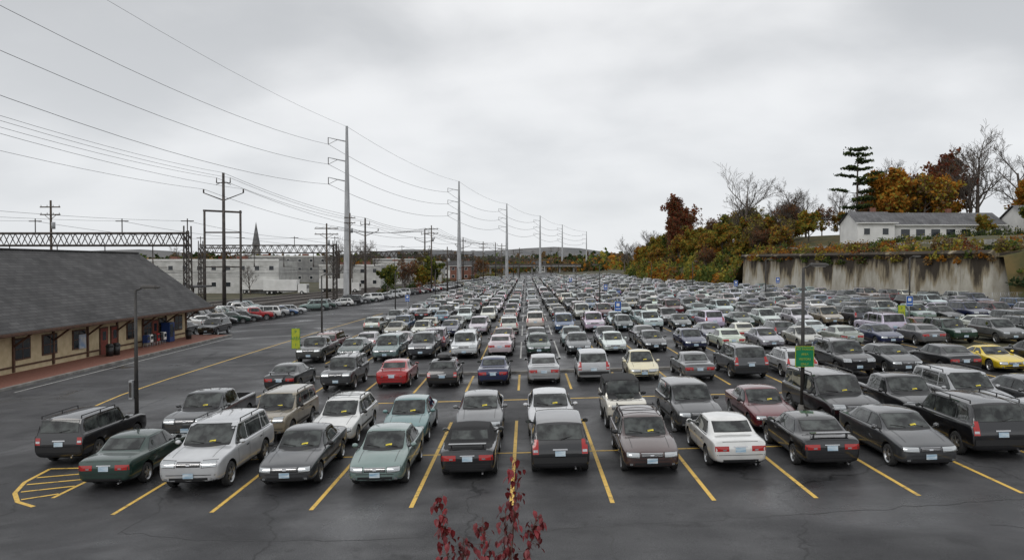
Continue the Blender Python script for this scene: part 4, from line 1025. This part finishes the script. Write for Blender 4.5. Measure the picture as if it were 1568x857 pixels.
for i in range(250):
    y=SR.uniform(176,345); s=abs(SR.gauss(4,8))+.8; x=rb(y)+s
    cl.append((x,y,hillz(x,y),SR.uniform(1.6,3.4),SR.uniform(1.8,4.8),SR.choice([[1,4],[4,1],[4,2],[1,4],[1,6],[4,5],[2,5],[4,1]])))
shrubs('hillside_shrubs',cl,.58,23)
cl=[]
for i in range(145):
    t=SR.random(); s=SR.uniform(.2,8.5); p=P0+d*(L*t)-nrm*s
    cl.append((p.x,p.y,hillz(p.x,p.y),SR.uniform(.8,1.8),SR.uniform(.8,2.1),SR.choice([[2,5],[5,3],[4,5],[2,3],[1,4],[5,4],[2,4],[1,6]])))
for i in range(30):
    t=SR.random(); p=P0+d*(L*t)+nrm*.1; cl.append((p.x,p.y,7.0+SR.uniform(-.5,.6),SR.uniform(.5,.9),SR.uniform(.5,1.0),SR.choice([[2,5],[1,6],[4,5]])))
shrubs('wall_top_shrubs',cl,.3,42,2)
cl=[]
for i in range(46):
    y=SR.uniform(141,144); x=66+i*1.0; cl.append((x,y,hillz(x,y)-.1,1.3,2.0 if 14<i<32 else 1.3,[[6,1],[1,6],[1,4]][i%3]))
shrubs('garden_hedge',cl,.28,45,3)
cl=[]
for i in range(80):
    y=SR.uniform(70,98); s=SR.uniform(.5,13); x=rb(y)+s; cl.append((x,y,hillz(x,y),SR.uniform(1.2,2.2),SR.uniform(1.2,2.2),SR.choice([[6,1],[6],[1,6],[1,4]])))
shrubs('ivy_bank',cl,.38,32,4)
cl=[]
for i in range(80):
    y=SR.uniform(178,420); x=lb(y)-SR.uniform(1,5); cl.append((x,y,gz(x),SR.uniform(1,2.2),SR.uniform(1,3.4),SR.choice([[5,1],[1,6],[4,5],[6,5],[3,5]])))
shrubs('trackside_shrubs',cl,.45,24,5)
mb=MB(); r=random.Random(8)
def band(xa,xb,ya,yb,n,hmin,hmax,ms,ls,q_=26):
    for i in range(n):
        x=r.uniform(xa,xb); y=r.uniform(ya,yb); h=r.uniform(hmin,hmax)*(.9+.12*math.sin(x*.021+y*.01)+.06*math.sin(x*.09)); w=r.uniform(3,6)
        m0=r.choice(ms)
        for q in range(q_):
            v=rvec(r); leaf(mb,Vector((x+v.x*w,y+v.y*w,h*.5+v.z*h*.5)),ls*r.uniform(.6,1.4),m0 if r.random()<.75 else r.choice(ms),r)
band(-900,-120,480,700,700,8,14,[5,5,1,2,6,3],2.4)
band(-160,60,560,760,480,8,13,[5,1,6,5,2,6],2.2)
band(60,420,620,900,480,12,22,[5,1,4,6,2],2.8)
band(-1500,1100,1150,1500,1500,20,30,[6,5,6,5,1],6.5,22)
obj('distant_woods',mb.mesh('distant_woods',LM))
mb=MB(); rg=[]
for i in range(81):
    x=-2400+i*60; rg.append((x,1700+200*math.sin(i*.3),32+9*math.sin(i*.35)+5*math.sin(i*1.1)))
for a,b in zip(rg,rg[1:]): mb.add([(a[0],a[1]-250,-3),(b[0],b[1]-250,-3),b,a,(b[0],b[1]+300,-3),(a[0],a[1]+300,-3)],[(0,1,2,3),(3,2,4,5)],0,True)
obj('distant_hills',mb.mesh('distant_hills',[noisemat('far_woodland',(.10,.105,.11),(.16,.155,.15),.02,1,detail=10)]))
# foreground sapling with dark-red leaves
RL=noisemat('dark_red_leaf',(.08,.008,.010),(.24,.022,.028),9,.5); STM=noisemat('sapling_stem',(.08,.035,.03),(.15,.08,.06),20,.8)
mb=MB(); r=random.Random(12)
def hang_leaf(p,s):
    a=r.uniform(0,6.28); out=Vector((math.cos(a),math.sin(a),0)); dn=(out*r.uniform(.1,.9)+Vector((0,0,-1))).normalized(); sd=dn.cross(out).normalized(); nn=sd.cross(dn)
    b=p+dn*.015; o=len(mb.v)
    mid=[b,b+dn*s*.33+nn*.004,b+dn*s*.68,b+dn*s]
    l_=[b+dn*s*.25+sd*s*.27+nn*s*.08,b+dn*s*.6+sd*s*.23+nn*s*.07]; r_=[b+dn*s*.25-sd*s*.27+nn*s*.08,b+dn*s*.6-sd*s*.23+nn*s*.07]
    for v in mid+l_+r_: mb.v.append(tuple(v))
    for f in((0,4,1),(1,4,5,2),(2,5,3),(0,1,6),(1,2,7,6),(2,3,7)): mb.f.append(tuple(o+i for i in f)); mb.m.append(1); mb.s.append(False)
def stem(pts,r0,r1,nleaves,start=.3):
    pts=[Vector(p) for p in pts]; fine=[]
    for i in range(len(pts)-1):
        for k in range(4): fine.append(pts[i].lerp(pts[i+1],k/4)+rvec(r)*.012)
    fine.append(pts[-1]); n_=len(fine)-1
    for i in range(n_):
        mb.tube(fine[i],fine[i+1],r0+(r1-r0)*i/n_,r0+(r1-r0)*(i+1)/n_,0,5,True,False)
    for k in range(nleaves):
        t=(start+(1-start)*r.random()**.8)*n_; i=min(int(t),n_-1); p=fine[i].lerp(fine[i+1],t-i)
        q=p+rvec(r)*.10; mb.tube(p,q,.002,.0015,0,3,True,False); hang_leaf(q,r.uniform(.05,.10))
stem([(-.35,7.1,0),(-.32,7.05,1.6),(-.25,7,3.0),(-.13,7,3.9),(-.09,7,4.70)],.022,.004,100,.6)
stem([(-.32,7.05,1.6),(-.5,7.0,2.9),(-.72,6.95,3.7),(-.80,6.9,4.33)],.014,.003,75,.55)
stem([(-.28,7.02,2.6),(-.36,6.95,3.4),(-.40,6.9,4.18)],.011,.003,95,.35)
stem([(-.25,7,3.0),(-.22,7.1,3.6),(-.20,7.15,4.15)],.010,.003,75,.3)
stem([(-.25,7,3.0),(-.02,7.05,3.7),(.10,7.1,4.12)],.010,.003,55,.5)
stem([(-.5,7.0,2.9),(-.62,7.1,3.5),(-.6,7.15,3.9)],.010,.003,60,.3)
obj('red_leaf_sapling',mb.mesh('red_leaf_sapling',[STM,RL]))
mb=MB(); mb.add([(-60,-30,gz(-35)+.2),(60,-30,gz(60)+.2),(60,9,gz(60)+.02),(0,9,.02),(-35,9,gz(-35)+.02),(-60,9,gz(-35)+.02),(0,-30,.2),(-35,-30,gz(-35)+.2)],[(0,7,4,5),(7,6,3,4),(6,1,2,3)],0)
obj('grass_verge',mb.mesh('grass_verge',[GRASS]))
print('total',time.time()-T0, len(bpy.data.objects))
